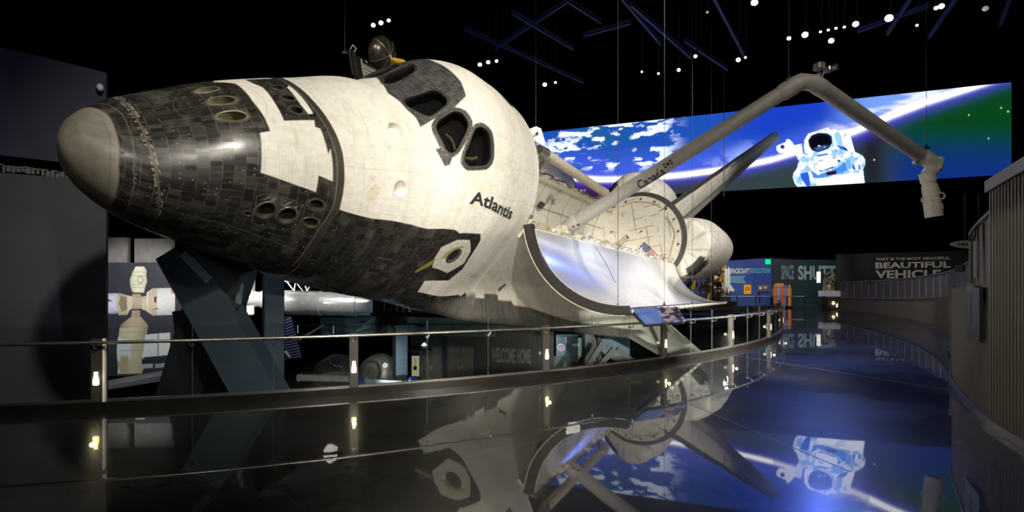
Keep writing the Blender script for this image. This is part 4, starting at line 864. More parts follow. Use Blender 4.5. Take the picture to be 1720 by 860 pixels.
def strip(name, line, z0, z1, off, th, m, kind='s', smooth=False):
    P, t = resample(smoothline(line, 300), .25); T = np.gradient(P[:, :2], axis=0); T /= np.linalg.norm(T, axis=1)[:, None]; Nn = np.stack([-T[:, 1], T[:, 0]], 1)
    A = P[:, :2]+Nn*(off+th); B = P[:, :2]+Nn*off; n = len(P); zt = P[:, 2] if P.shape[1] > 2 else 0
    V = np.concatenate([np.c_[A, zt+z0], np.c_[A, zt+z1], np.c_[B, zt+z1], np.c_[B, zt+z0]]); F = []
    for i in range(n-1):
        for j in range(4): F.append((j*n+i, j*n+i+1, ((j+1) % 4)*n+i+1, ((j+1) % 4)*n+i))
    F += [(0, n, 2*n, 3*n), (n-1, 4*n-1, 3*n-1, 2*n-1)]; mb = MB(); mb.add(V, F); return struct(mb, name, m, smooth)
M_flute = mat('fluted_panel', (.15, .13, .10), .55, var=.10, scale=2, stretch=(3, 3, .3)); M_base = mat('wall_base_metal', (.10, .10, .12), .3, .6); M_up = mat('upper_panel', (.10, .10, .118), .5, var=.08, scale=2); M_capm = mat('cap_rail_metal', (.30, .30, .36), .3, .75)
# line runs so that the walkway is on its left hand side
near_low = [(6.72, 7.1, 1.93), (7.35, 8.1, 1.92), (8.25, 9.38, 1.9), (9.3, 10.72, 1.88), (10.3, 11.55, 1.87), (11.6, 11.8, 1.86), (13.2, 11.6, 1.86)]
near_tall = [(4.6, 2.9, 3.45), (5.55, 4.85, 3.36), (6.24, 6.2, 3.30), (6.70, 7.09, 3.25)]
far_low = [(12.6, 14.6, 1.72), (14.8, 17, 1.66), (17, 19.6, 1.58), (20.2, 24.2, 1.42), (22.8, 29.4, 1.25), (25, 35.2, 1.13), (26.75, 41.7, 1.03)]
far_up = [(12.9, 14.3, 3.3), (15.2, 16.7, 3.0), (17.4, 19.4, 2.82), (20.6, 24, 2.62), (23.25, 29.3, 2.45), (25.4, 35, 2.35), (27.1, 41.8, 2.27)]
fluted('wall_right', near_tall, mat('tall_fluted_panel', (.16, .14, .11), .5, var=.10, scale=2, stretch=(3, 3, .3)), .105, .03, .3)
fluted('wall_right_curved', near_low, M_flute, .06, .008)
fluted('wall_right_far', far_low, M_flute, .22, .015)
for nm, ln in (('baseboard_right', near_tall), ('baseboard_right_curved', near_low), ('baseboard_right_far', far_low)): strip(nm, [(a, b, 0) for a, b, c in ln], 0, .10, .02, .05, M_base)
strip('trim_2', near_tall, 0, .16, -.32, .40, mat('cap_grey', (.16, .155, .175), .4)); strip('trim_3', far_low, -.02, .04, -.3, .36, M_capm); strip('trim_4', near_low, -.0, .03, -.5, .53, M_base)
strip('wall_right_upper', far_up, -1.5, 0, -.1, .1, M_up); strip('trim_5', far_up, 0, .06, -.12, .16, M_capm, smooth=True)
# upper curved tier above the near wall, climbing towards the viewer
near_up = [(7.0, 7.3, 3.05), (7.4, 7.88, 3.0), (7.95, 8.66, 2.93), (8.55, 9.42, 2.88), (9.2, 10.12, 2.84), (10., 10.8, 2.8), (11.2, 11.3, 2.76), (13.2, 11.2, 2.7)]
strip('wall_right_tier', near_up, -1.6, 0, -.1, .1, M_up); strip('trim_6', near_up, 0, .05, -.12, .18, M_capm, smooth=True)
M_joint = mat('panel_joint', (.24, .22, .15), .5)
def joints(line, step, z0, name):
    P, t = resample(smoothline(line, 300), step); T = np.gradient(P[:, :2], axis=0); T /= np.linalg.norm(T, axis=1)[:, None]; Nn = np.stack([-T[:, 1], T[:, 0]], 1); mb = MB()
    for p, n, tt in zip(P, Nn, T): c = p[:2]+n*.012; mb.box((c[0], c[1], p[2]+z0/2-.01), (.045, .03, -z0-.02), math.atan2(tt[1], tt[0]))
    struct(mb, name, M_joint)
joints(far_up, 1.25, -1.3, 'trim_7'); joints(near_up, .52, -1.0, 'trim_8')
for i, (px, py, d) in enumerate(((1613, 451, 18.9), (1655, 388, 8.9), (1458, 474, 31.))):
    mb = MB(); c = at(px, py, d)+np.array([-.12, -.12, 0]); mb.box((0, 0, 0), (.28, .26, .26), .7, .03); mb.lathe([(.09, 0), (.11, .14), (.1, .14)], (-.1, -.1, 0), (-.7, -.7, -.2), 14); o = mb.build('wall_lamp', M_dk); o.location = Vector(c)
    tag(o, ['black box lamp on the far curved parapet right of the dark mural', 'black box lamp on the near curved parapet beside the tall fluted wall', 'small black box lamp at the distant end of the curved parapet'][i], 'lamp')
# notice board on the near wall
nb = thing('notice_board', 'dark blue notice board on the curved fluted wall at the right', 'sign', at(1654, 520, 8.35)); 
pA, pB = np.array([7.36, 8.12]), np.array([6.86, 7.31]); dirp = (pB-pA)/np.linalg.norm(pB-pA); ex = np.array([dirp[0], dirp[1], 0.]); nx = np.array([-dirp[1], dirp[0], 0.]); nx = nx if nx @ np.array([-1, -1, 0]) > 0 else -nx
def board(parent, o, ex, w_, h, th, name, m, nx):
    V = [o+ex*a+np.array([0, 0, 1.])*b+nx*c for c in (0, th) for a, b in ((0, 0), (w_, 0), (w_, h), (0, h))]
    mb = MB(); mb.add(V, [(3, 2, 1, 0), (4, 5, 6, 7), (0, 1, 5, 4), (1, 2, 6, 5), (2, 3, 7, 6), (3, 0, 4, 7)]); return mb.build(name, m, parent)
L0 = np.array(at(1654, 520, 8.35)); o0 = np.array([pA[0], pA[1], 0])+nx*.05+np.array([0, 0, 1.12])-L0
b_ = board(nb, o0, ex, .9, .80, .04, 'board', mat('board_blue', (.035, .045, .075), .35), nx)
board(nb, o0+nx*.04+np.array([0, 0, .76])+ex*.15, ex, .4, .1, .005, 'heading_strip', mat('board_pale', (.12, .13, .17), .4), nx); board(nb, o0+nx*.04+np.array([0, 0, .2])+ex*.12, ex, .3, .5, .005, 'picture_strip', mat('board_navy', (.012, .025, .07), .4), nx)
board(nb, o0+np.array([0, 0, .95])+ex*.5, ex, .2, .55, .03, 'hanging_banner', mat('banner_grey', (.10, .10, .125), .5), nx)
for a_ in (-47., -35.5, -57.): mb = MB(); p_, q_ = arc(np.array([a_]), RR+.1, .0008)[0], arc(np.array([a_-4.]), RR+6.2, .0008)[0]; mb.beam(p_, q_, .018, .001); struct(mb, 'trim_%d' % (20+int(-a_)), mat('floor_joint', (.06, .06, .07), .4))
# ------------------------------------------------------------------ glass railing
rail = thing('glass_railing', 'long curved glass railing with a steel handrail along the walkway edge', 'railing', arc(np.array([-76.]))[0])
RO = np.array(rail.location)
M_steel = mat('brushed_steel', (.42, .40, .36), .28, .95, var=.08, scale=4, stretch=(1, 1, 12)); M_post = mat('post_bronze', (.05, .044, .038), .45, .35, var=.15, scale=8); M_kerb = mat('kerb_metal', (.022, .02, .018), .3, .6, var=.25, scale=2.5)
M_glass = glass_mat('railing_glass', (.93, .96, .955), .0, 1.45); M_edge = mat('glass_edge', (.06, .07, .068), .3)
def rayang(px):
    dx, dy = (px-CX)/FPX, 1.; L_ = math.hypot(dx, dy); dx /= L_; dy /= L_; b = dx*C0[0]+dy*C0[1]; disc = b*b-(C0@C0-RR*RR)
    s = b-math.sqrt(max(disc, 0)); return math.degrees(math.atan2(s*dy-C0[1], s*dx-C0[0]))
posts = [rayang(165)-8*k for k in (3, 2, 1)]+[rayang(p) for p in (165, 594, 916, 1115, 1228, 1292, 1321)]+[-22.]
def sweep(name, a0, a1, prof_, m, n=60, smooth=False):
    """prof: (radial offset towards the walkway, z) closed outline swept along the arc"""
    A = np.linspace(a0, a1, n); V = np.concatenate([arc(A, RR+r_, z_)-RO for r_, z_ in prof_]); k = len(prof_); F = []
    for i in range(n-1):
        for j in range(k): F.append((j*n+i, j*n+i+1, ((j+1) % k)*n+i+1, ((j+1) % k)*n+i))
    F += [tuple(j*n for j in range(k)), tuple(j*n+n-1 for j in range(k))[::-1]]; mb = MB(); mb.add(V, F); return mb.build(name, m, rail, smooth)
circ = lambda r, c, z, n=12: [(c+r*math.cos(t), z+r*math.sin(t)) for t in np.arange(n)*2*np.pi/n]
tag(sweep('handrail', posts[0], -22, circ(.026, .13, 1.065), M_steel, 200, True), 'round brushed steel handrail')
sweep('kerb', posts[0], -22, [(.07, 0), (.07, .13), (-.07, .13), (-.07, -.5), (-.04, -.5), (-.04, 0)], M_kerb, 200)
sweep('glass_channel', posts[0], -22, [(.012, .13), (.012, .165), (-.028, .165), (-.028, .13)], M_steel, 200)
M_lampg = mat('rail_lamp_glow', (1, .9, .6), .5, emit=(1., .9, .45), es=2.2)
for i, a in enumerate(posts):
    p = arc(np.array([a]))[0]; t = math.radians(a+90); n = np.array([math.cos(math.radians(a)), math.sin(math.radians(a)), 0.])
    mb = MB(); mb.box(p-RO+np.array([0, 0, .555])+n*.0, (.155, .10, 1.11), t, .008); po = mb.build('post', M_post, rail)
    mb = MB(); mb.box(p-RO+n*.054+np.array([0, 0, .36]), (.12, .01, .42), t); mb.build('lamp_recess', M_dk, po)
    q = p-RO+n*.062+np.array([0, 0, .50]); ext = np.array([math.cos(t), math.sin(t), 0])
    ol_ = [(-.026, .105), (.026, .105), (.028, .04), (.042, -.02), (.045, -.085), (.03, -.105), (-.03, -.105), (-.045, -.085), (-.042, -.02), (-.028, .04)]
    V = [q+ext*x_+np.array([0, 0, z_])+n*k for k in (0, .008) for x_, z_ in ol_]; m_ = len(ol_); mb = MB(); mb.add(V, [tuple(range(m_, 2*m_)), tuple(range(m_-1, -1, -1))]+[(j, (j+1) % m_, m_+(j+1) % m_, m_+j) for j in range(m_)]); mb.build('lamp', M_lampg, po)
    if 2 <= i < 10: 
        ld_ = bpy.data.lights.new('post_lamp', 'POINT'); ld_.energy = .45; ld_.color = (1, .86, .5); ld_.shadow_soft_size = .04; lo = bpy.data.objects.new('post_lamp_light', ld_); COL.objects.link(lo); lo.parent = po; lo.location = Vector(q+n*.10)
    if i == 3: mb = MB(); mb.box(p-RO+ext*.093+np.array([0, 0, .62])+n*.02, (.03, .05, 1.0), t); tag(mb.build('edge_strip', mat('strip_white', (.75, .75, .72), .4), po), 'white edge strip on one post')
    for sgn in (-.0,):
        mb = MB(); b0 = p-RO+n*.05+np.array([0, 0, .97]); mb.tube([b0, b0+n*.06, b0+n*.08+np.array([0, 0, .04]), b0+n*.08+np.array([0, 0, .075])], .012, 8); mb.lathe([(.03, 0), (.03, .012)], b0, n, 12); mb.build('handrail_bracket', M_steel, rail, True)
    if i+1 < len(posts):
        a0, a1 = a+.19, posts[i+1]-.19; npan = 3 if a1-a0 > 5.5 else 2
        for k in range(npan):
            u0, u1 = a0+(a1-a0)*k/npan+.02, a0+(a1-a0)*(k+1)/npan-.02
            gpn = sweep('glass_pane', u0, u1, [(-.004, .15), (-.004, 1.30), (-.016, 1.30), (-.016, .15)], M_glass, 8)
            if k:
                pp = arc(np.array([u0-.02]))[0]; nn_ = n; mb = MB(); mb.box(pp-RO+np.array([0, 0, .72])-nn_*.01, (.006, .014, 1.14), t); mb.build('pane_edge', M_edge, gpn)
                b0 = pp-RO+np.array([0, 0, .97]); mb = MB(); mb.tube([b0-nn_*.03, b0+nn_*.10, b0+nn_*.13+np.array([0, 0, .03]), b0+nn_*.13+np.array([0, 0, .075])], .010, 8); mb.lathe([(.026, -.02), (.026, .02)], b0, nn_, 12); mb.build('handrail_bracket', M_steel, rail, True)
# second railing across the far end of the well
fr = thing('glass_railing', 'distant straight glass railing with slim posts before the blue exhibit wall', 'railing', (20, 46.9, 0)); FO = np.array([20, 46.9, 0.])
mb = MB(); mb.tube([(-30, 0, 1.06), (5.6, 0, 1.06), (6.6, -.6, 1.06), (6.2, -2., 1.06)], .03, 8); mb.build('handrail', M_steel, fr, True); mb = MB(); mb.beam((-30, 0, .08), (5.9, 0, .08), .14, .18); mb.build('kerb', M_kerb, fr)
for x in (-1.2, .8, 2.5, 4.1, 5.4): mb = MB(); mb.box((x, 0, .56), (.11, .09, 1.12), 0, .006); mb.build('post', M_post, fr)
for x in (-2.9, -.9, 1.1, 2.7, 4.3): mb = MB(); mb.box((x+.6, .0, .72), (1.3, .012, 1.1)); mb.build('glass_pane', M_glass, fr)
# information panel clamped on the railing
pa, pb, pc_, pd = at(1084, 546, 12.1), at(1152, 540.5, 12.9), at(1138, 515.5, 13.25), at(1060, 519.5, 12.45)
ip = thing('information_panel', 'slanted blue information panel with a photograph clamped on the glass railing', 'sign', pa); R_ = lambda p: np.asarray(p)-pa
n_ = np.cross(pb-pa, pd-pa); n_ /= np.linalg.norm(n_); n_ = n_ if n_[2] > 0 else -n_
gu, gv = 120, 60; U_, V_ = np.meshgrid(np.linspace(0, 1, gu), np.linspace(0, 1, gv), indexing='ij'); P = (pa*(1-U_)[..., None]+pb*U_[..., None])*(1-V_)[..., None]+(pd*(1-U_)[..., None]+pc_*U_[..., None])*V_[..., None]
c = np.ones(P.shape)*lin((84, 104, 170)); k = (U_ > .40); n1 = fbm(U_*9, V_*5, 3.); c = mixc(c, lin((150, 140, 135)), k*sm(n1, .42, .55)); c = mixc(c, lin((50, 40, 45)), k*sm(fbm(U_*8, V_*6, 9.), .55, .6)); c = mixc(c, lin((170, 90, 50)), k*sm(fbm(U_*7, V_*7, 19.), .66, .7)); c = mixc(c, lin((70, 110, 170)), (U_ > .38)*(U_ < .50)*sm(n1, .5, .6))
mesh_np('printed_face', R_(P.reshape(-1, 3)+n_*.012), gridfaces(gu, gv), mat('print_gloss', (1, 1, 1), attr='Col', var=.03), ip, False, c.reshape(-1, 3), np.full(gu*gv, .3))
mb = MB(); mb.add([R_(q)+n_*k for k in (-.07, -.04) for q in (pa, pb, pc_, pd)], [(3, 2, 1, 0), (4, 5, 6, 7), (0, 1, 5, 4), (1, 2, 6, 5), (2, 3, 7, 6), (3, 0, 4, 7)]); mb.build('panel_board', M_dk, ip)
mb = MB(); mb.tube([R_((pa+pb)/2-n_*.02), R_((pa+pb)/2+np.array([.05, -.1, -.2]))], .03, 8); mb.build('clamp_arm', M_steel, ip)
e1 = (pb-pa)/np.linalg.norm(pb-pa); e2 = (pd-pa)/np.linalg.norm(pd-pa)
M_ptxt = mat('print_white', (.62, .62, .66), .5)
for i in range(11):
    o_ = R_(pa+(pb-pa)*(.10+.026*i)+(pd-pa)*(.66-.002*i)); hh_ = .085 if i > 2 else .05; mb = MB(); mb.add([o_+n_*.016, o_+e1*.018+n_*.016, o_+e1*.018+e2*hh_+n_*.016, o_+e2*hh_+n_*.016], [(0, 1, 2, 3)]); mb.build('heading_stroke', M_ptxt, ip)
for i in range(5): mb = MB(); o_ = R_(pa+(pb-pa)*.10+(pd-pa)*(.52-.09*i)); mb.add([o_+n_*.016, o_+e1*.22+n_*.016, o_+e1*.22+e2*.018+n_*.016, o_+e2*.018+n_*.016], [(0, 1, 2, 3)]); mb.build('text_line', mat('print_grey', (.22, .25, .33), .5), ip)
# ------------------------------------------------------------------ the big video screen
sr1, sl1 = at(1699, 138, 36.), at(860, 250, 48.6)
D1, D0 = 36., 48.6; XR, XL = (1699-CX)/FPX*D1, 0.
zt, zb = EYE+(CY-138)/FPX*D1, EYE+(CY-293)/FPX*D1
scn = thing('video_screen', 'very wide glowing video screen showing the Earth and an astronaut', 'screen', (XR, D1, zb)); SO = np.array([XR, D1, zb])
nu_, nv = 1000, 200; U_, V_ = np.meshgrid(np.linspace(0, 1, nu_), np.linspace(0, 1, nv), indexing='ij')
P = np.stack([XL+(XR-XL)*U_, D0+(D1-D0)*U_, zb+(zt-zb)*V_], -1)
X = CX+FPX*P[..., 0]/P[..., 1]; Y = CY-FPX*(P[..., 2]-EYE)/P[..., 1]     # picture layout units of the film frame
LB = np.array([(850, 280), (905, 292), (960, 301), (1010, 304), (1070, 303), (1150, 296), (1230, 285), (1300, 270), (1370, 248), (1440, 222), (1500, 196), (1560, 173), (1640, 147), (1720, 120)])
from_x = np.interp(X, LB[:, 0], smoothline(LB, 14)[:, 1]); dy = Y-from_x
n1 = fbm(X*.018, Y*.035, 2., 5); n2 = fbm(X*.05-Y*.02, Y*.07, 4., 5); n3 = fbm((X+Y*1.2)*.012, (Y-X*.0)*.07, 6., 5)
blue = mixc(np.ones(X.shape+(3,))*lin((28, 78, 178)), lin((62, 92, 214)), sm(-dy, 70, 15)); blue = mixc(blue, lin((24, 62, 190)), sm(X, 1180, 1300)*sm(-dy, 20, 60)); blue = mixc(blue, lin((30, 92, 150)), sm(n1, .45, .6)*sm(1110-X, 0, 120)); blue = mixc(blue, lin((120, 160, 235)), sm(X, 1370, 1470)*.8)
cl = sm(fbm(X*.05+Y*.02, Y*.12, 4., 5), .48, .57)*sm(fbm(X*.018, Y*.05, 12.), .36, .48)*sm(1160-X, 0, 50)*sm(-dy, 10, 26); blue = mixc(blue, lin((205, 218, 245)), cl*.95)
dgn = (X-1240)*-.55-(Y-262); st = np.exp(-(dgn/16.)**2)*sm(X, 1110, 1160)*sm(1300-X, 0, 70); blue = mixc(blue, lin((150, 172, 240)), np.clip(st*sm(n2, .42, .62), 0, 1)*.8)
streak = sm(n3, .42, .6)*sm(X, 1350, 1420)*sm(-dy, 45, 8); blue = mixc(blue, lin((235, 240, 255)), streak*.9)
darkc = mixc(np.ones(X.shape+(3,))*lin((50, 58, 62)), lin((60, 18, 66)), sm(1110-X, 0, 90)); darkc = mixc(darkc, lin((46, 66, 66)), sm(X, 1150, 1300)*.6)
g = sm(X, 1455, 1540); gy = sm(Y, 200, 290); darkc = mixc(darkc, mixc(np.ones(X.shape+(3,))*lin((8, 66, 26)), lin((14, 46, 120)), gy), g); darkc = mixc(darkc, lin((26, 20, 34)), np.exp(-((X-1465)/22)**2)*.8)
c = np.where((dy < 0)[..., None], blue, darkc)
gw = np.interp(X, [850, 1000, 1300, 1450, 1700], [4.6, 4.4, 4.6, 6.4, 5.6]); c = mixc(c, lin((80, 70, 220)), np.clip(np.exp(-(dy/(gw*2.6))**2)*.75, 0, 1)*(dy > -60)); c = mixc(c, lin((255, 255, 255)), np.clip(1.25*np.exp(-((dy+gw*.55)/gw)**2), 0, 1))
sx_, sy_ = np.floor(X/3.), np.floor(Y/3.); c = mixc(c, lin((220, 225, 230)), (hsh(sx_, sy_, 3.) > .9985)*(dy > 16)*.6)
# astronaut drawn into the picture (zoom units -> picture units)
def zp(L): return [(1270+a/5.374, 180+b/5.374) for a, b in L]
k0_ = (X > 1298) & (X < 1460) & (Y > 205) & (Y < 335); xa_, ya_ = X[k0_], Y[k0_]; ca = c[k0_]
nA = fbm(xa_*.22, ya_*.22, 31., 4); nB = fbm(xa_*.55+ya_*.2, ya_*.4, 37., 3)
SUIT = np.stack([*np.array([lin((238, 246, 255))]*1).T], -1)*np.ones(xa_.shape+(3,)); SUIT = mixc(SUIT, lin((140, 198, 242)), sm(fbm(xa_*.10, ya_*.09, 31., 3), .40, .66)*.9); SUIT = mixc(SUIT, lin((70, 135, 225)), sm(nB, .56, .74)*.55)
def lay(poly, col, soft_=.5, z=True):
    global ca
    w_ = np.clip(sdf(xa_, ya_, zp(poly) if z else poly, 8.)/soft_+.5, 0, 1); ca = ca*(1-w_[..., None])+(col if isinstance(col, np.ndarray) and col.ndim > 1 else np.asarray(col))*w_[..., None]
WH = lin((250, 252, 255))
lay([(340, 345), (432, 325), (450, 440), (410, 500), (375, 470), (350, 400)], SUIT); lay([(185, 350), (272, 312), (270, 292), (300, 290), (328, 318), (350, 355), (350, 405), (300, 425), (250, 412), (212, 416), (185, 388)], WH); lay(ell(238, 358, 20, 19), lin((30, 60, 130)))
lay([(435, 300), (470, 240), (560, 212), (650, 183), (665, 205), (715, 198), (742, 216), (850, 192), (848, 250), (862, 300), (885, 380), (900, 430), (740, 440), (480, 440), (440, 400)], WH)
lay([(742, 216), (770, 260), (785, 350), (730, 340), (700, 240)], lin((150, 205, 240))); lay([(412, 330), (428, 327), (440, 420), (425, 425)], lin((50, 110, 220))); lay([(785, 240), (815, 232), (820, 262), (790, 272)], lin((190, 205, 225)))
lay([(470, 420), (560, 392), (740, 378), (880, 400), (955, 432), (982, 470), (985, 520), (965, 560), (970, 600), (985, 725), (830, 742), (600, 755), (395, 772), (385, 735), (350, 690), (332, 640), (335, 600), (372, 545), (380, 500), (420, 460)], SUIT)
for pl, col in (([(400, 600), (470, 585), (482, 640), (490, 700), (470, 740), (440, 690), (405, 640)], (36, 96, 215)), ([(485, 560), (560, 615), (740, 545), (800, 490), (828, 570), (740, 600), (600, 640), (520, 640)], (70, 140, 230)), ([(630, 590), (725, 570), (722, 605), (640, 616)], (52, 12, 26)), ([(720, 340), (800, 355), (840, 400), (760, 380)], (40, 110, 215)), ([(790, 365), (822, 375), (815, 392), (792, 385)], (40, 50, 110)), ([(560, 575), (700, 535), (700, 548), (575, 582)], (24, 50, 120)), ([(750, 585), (800, 590), (805, 690), (760, 600)], (90, 160, 235)), ([(870, 520), (885, 520), (900, 565), (870, 560)], (40, 100, 210)), ([(920, 520), (935, 518), (945, 560), (925, 560)], (60, 120, 220)), ([(430, 560), (455, 520), (500, 560), (470, 590)], (140, 195, 245)), ([(800, 460), (850, 480), (855, 560), (830, 560)], (110, 175, 240)), ([(775, 655), (795, 652), (795, 667), (775, 668)], (40, 80, 190)), ([(585, 700), (600, 700), (598, 720), (588, 718)], (30, 40, 70)), ([(865, 672), (888, 672), (880, 684), (865, 682)], (40, 60, 120))):
    lay(pl, lin(col), .8)
lay([(520, 450), (650, 420), (735, 470), (735, 520), (600, 570), (540, 560)], WH, .8); lay([(560, 485), (610, 470), (605, 480), (562, 492)], lin((50, 90, 170))); lay([(545, 430), (640, 415), (655, 430), (560, 450)], lin((90, 140, 205))); lay(ell(747, 486, 12, 10), lin((20, 30, 60))); lay(ell(700, 460, 8, 8), lin((40, 70, 130))); lay(ell(542, 514, 7, 6), lin((20, 40, 80)))
lay([(805, 612), (860, 590), (955, 600), (975, 690), (985, 725), (850, 735), (815, 700)], WH, .8); lay([(540, 668), (810, 600), (800, 740), (560, 750)], WH, 4.)
for kk in range(5): lay([(690+kk*12, 628+kk*10), (800, 640+kk*12), (800, 643+kk*12), (690+kk*12, 632+kk*10)], lin((120, 175, 240)))
lay(ell(590, 312, 128, 100, -.1), lin((205, 228, 250)), 1.); lay([(470, 300), (500, 255), (560, 232), (640, 236), (682, 262), (690, 330), (650, 375), (560, 408), (505, 392), (480, 350)], lin((18, 24, 52)), 1.); lay([(490, 310), (520, 270), (590, 250), (655, 270), (672, 325), (560, 345), (500, 375)], lin((8, 6, 12)), 2.); lay([(520, 372), (610, 345), (660, 350), (560, 400)], lin((60, 90, 160)), 2.); lay(ell(568, 350, 9, 7), WH); lay(ell(620, 362, 8, 5), lin((190, 210, 240)))
lay(ell(626, 205, 7, 6), lin((40, 60, 110))); lay(ell(690, 345, 16, 18), lin((170, 200, 235)))
c[k0_] = ca; c = c*(.94+.08*fbm(X*1.3, Y*1.3, 77., 2))[..., None]; lum = c.mean(-1); c = np.clip(c, 0, 1)*(1+np.where(k0_, .35*lum**3, 1.3*lum**2.5))[..., None]
mesh_np('display', P.reshape(-1, 3)-SO, gridfaces(nu_, nv), screen_mat('film_picture', 1.12), scn, False, c.reshape(-1, 3))
nrm = np.array([D1-D0, -(XR-XL), 0.]); nrm /= np.linalg.norm(nrm); e = np.array([XR-XL, D1-D0, 0]); e /= np.linalg.norm(e); V = [np.array([x_, y_, z_])-SO-nrm*k for k in (.01, .4) for (x_, y_), z_ in (((XL, D0), zb), ((XR, D1), zb), ((XR, D1), zt), ((XL, D0), zt))]
mb = MB(); mb.add(V, [(3, 2, 1, 0), (4, 5, 6, 7), (0, 1, 5, 4), (1, 2, 6, 5), (2, 3, 7, 6), (3, 0, 4, 7)]); mb.build('screen_cabinet', M_ink, scn)
# ================================================================== far exhibits and signs
def wallpanel(name, label, cat, px0, px1, py0, py1, d0, d1, m, th=.2, kind=None, py0b=None, py1b=None):
    """upright panel between two measured depths; (px0,d0) left edge, (px1,d1) right edge; py0 top, py1 bottom at the left edge"""
    a, b = at(px0, py0, d0), at(px1, py0 if py0b is None else py0b, d1); z0 = at(px0, py1, d0)[2]
    if py0b is None: b[2] = a[2]
    O = np.array([a[0], a[1], z0]); e = b-a; e[2] = 0; n = np.array([e[1], -e[0], 0]); n /= np.linalg.norm(n)
    V = [p-n*k for k in (0, th) for p in (O, np.array([b[0], b[1], z0]), b, a)]
    F = [(3, 2, 1, 0), (4, 5, 6, 7), (0, 1, 5, 4), (1, 2, 6, 5), (2, 3, 7, 6), (3, 0, 4, 7)]
    return O, e/np.linalg.norm(e), n, [v-O for v in V], F
def panel_thing(name, label, cat, *a, m=None, part='panel', **k):
    O, e, n, V, F = wallpanel(name, label, cat, *a, m, **k); t = thing(name, label, cat, O); mb = MB(); mb.add(V, F); mb.build(part, m, t); return t, O, e, n
def put_text(t, O, e, n, body, px0, px1, py0, py1, m, bold=.02, name='lettering'):
    """lettering on a panel, its corner where the pixel ray meets the panel plane"""
    def hit(px, py):
        r = at(px, py, 1.)-np.array([0, 0, EYE]); s = ((O-np.array([0, 0, EYE]))@n)/(r@n); return np.array([0, 0, EYE])+r*s
    A, B, Cc = hit(px0, py1), hit(px1, py1), hit(px0, py0); w_ = (B-A)@e; h_ = Cc[2]-A[2]
    return text_on(name, body, A-O, e, (0, 0, 1), h_, w_, m, t, bold, t=.06)
def put_quad(t, O, e, n, px0, px1, py0, py1, m, name, k=.03, pts=None):
    def hit(px, py):
        r = at(px, py, 1.)-np.array([0, 0, EYE]); s = ((O-np.array([0, 0, EYE]))@n)/(r@n); return np.array([0, 0, EYE])+r*s
    P = [hit(*q)-O for q in (pts or ((px0, py1), (px1, py1), (px1, py0), (px0, py0)))]; N_ = len(P)
    mb = MB(); mb.add(P+[p+n*k for p in P], [tuple(range(N_)), tuple(range(N_, 2*N_))]+[(i, (i+1) % N_, N_+(i+1) % N_, N_+i) for i in range(N_)]); return mb.build(name, m, t)
M_blue = mat('exhibit_blue', (.035, .075, .30), .6, var=.15, scale=.8); M_teal = mat('exhibit_teal', (.020, .050, .055), .6, var=.15, scale=.8); M_txt = mat('sign_white', (.60, .60, .58), .5); M_txtb = mat('sign_pale_blue', (.15, .42, .62), .5)
t, O, e, n = panel_thing('exhibit_wall', 'blue exhibit wall with SPACECRAFT REVOLUTION! heading and a pale ribbon', 'sign', 1090, 1297, 446, 530, 50, 50, m=M_blue, py0b=433)
put_text(t, O, e, n, 'SPACECRAFT', 1225.5, 1258.5, 450, 459, M_txt, .045); put_text(t, O, e, n, 'REVOLUTION!', 1259.5, 1293, 449.5, 458.5, M_txtb, .045)
put_quad(t, O, e, n, 0, 0, 0, 0, mat('ribbon_pale', (.13, .30, .42), .5), 'ribbon', .03, ((1222, 475), (1254, 476), (1248, 469.5), (1252, 463), (1222, 463.5)))
xs = thing('exit_sign', 'small glowing green exit sign at the top corner of the blue wall', 'sign', at(1290, 440, 49.93))
mb = MB(); mb.box((0, 0, 0), (.48, .1, .46), 0, .02); mb.build('sign_box', mat('exit_green', (0, .3, .05), .5, emit=(.0, .9, .16), es=1.), xs)
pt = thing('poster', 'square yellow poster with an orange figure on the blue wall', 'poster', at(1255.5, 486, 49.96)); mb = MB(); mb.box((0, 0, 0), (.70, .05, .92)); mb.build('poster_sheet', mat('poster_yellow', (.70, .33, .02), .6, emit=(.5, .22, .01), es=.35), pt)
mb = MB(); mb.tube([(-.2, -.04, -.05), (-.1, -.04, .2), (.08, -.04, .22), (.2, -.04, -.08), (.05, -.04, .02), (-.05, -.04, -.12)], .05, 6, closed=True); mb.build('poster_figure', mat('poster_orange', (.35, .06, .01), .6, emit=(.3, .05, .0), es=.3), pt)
pt = thing('wall_screen', 'small framed screen with orange picture on a stand by the blue wall', 'screen', at(1282, 484, 49.9)); mb = MB(); mb.box((0, 0, 0), (1.2, .1, .72), 0, .02); mb.build('screen_frame', mat('frame_grey', (.12, .14, .18), .4), pt)
mb = MB(); mb.box((0, -.055, 0), (1.04, .02, .58)); mb.build('screen_face', mat('screen_dim', (.02, .03, .05), .3, emit=(.03, .05, .09), es=.8), pt); mb = MB(); mb.lathe([(.10, 0), (.14, .03), (.1, .05)], (-.32, -.06, .02), (0, -1, 0), 14); mb.build('screen_emblem', mat('emblem_gold', (.6, .4, .12), .5, emit=(.6, .4, .1), es=.5), pt)
mb = MB(); mb.box((.15, -.07, .08), (.42, .01, .26)); mb.build('screen_caption', mat('caption_tan', (.3, .18, .05), .5, emit=(.3, .17, .04), es=.5), pt); mb = MB(); mb.box((-.35, .02, -.85), (.14, .1, 1.0)); mb.build('screen_stand', M_dk, pt)
t, O, e, n = panel_thing('exhibit_wall', 'dark angled exhibit wall reading SPACE, between the blue wall and the teal wall', 'sign', 1298, 1338, 434, 524, 50.5, 50.0, m=mat('exhibit_dark', (.013, .018, .024), .6), py0b=436)
put_text(t, O, e, n, 'SPACE', 1312, 1333, 444, 468.5, mat('sign_grey_teal', (.16, .25, .26), .5), .03)
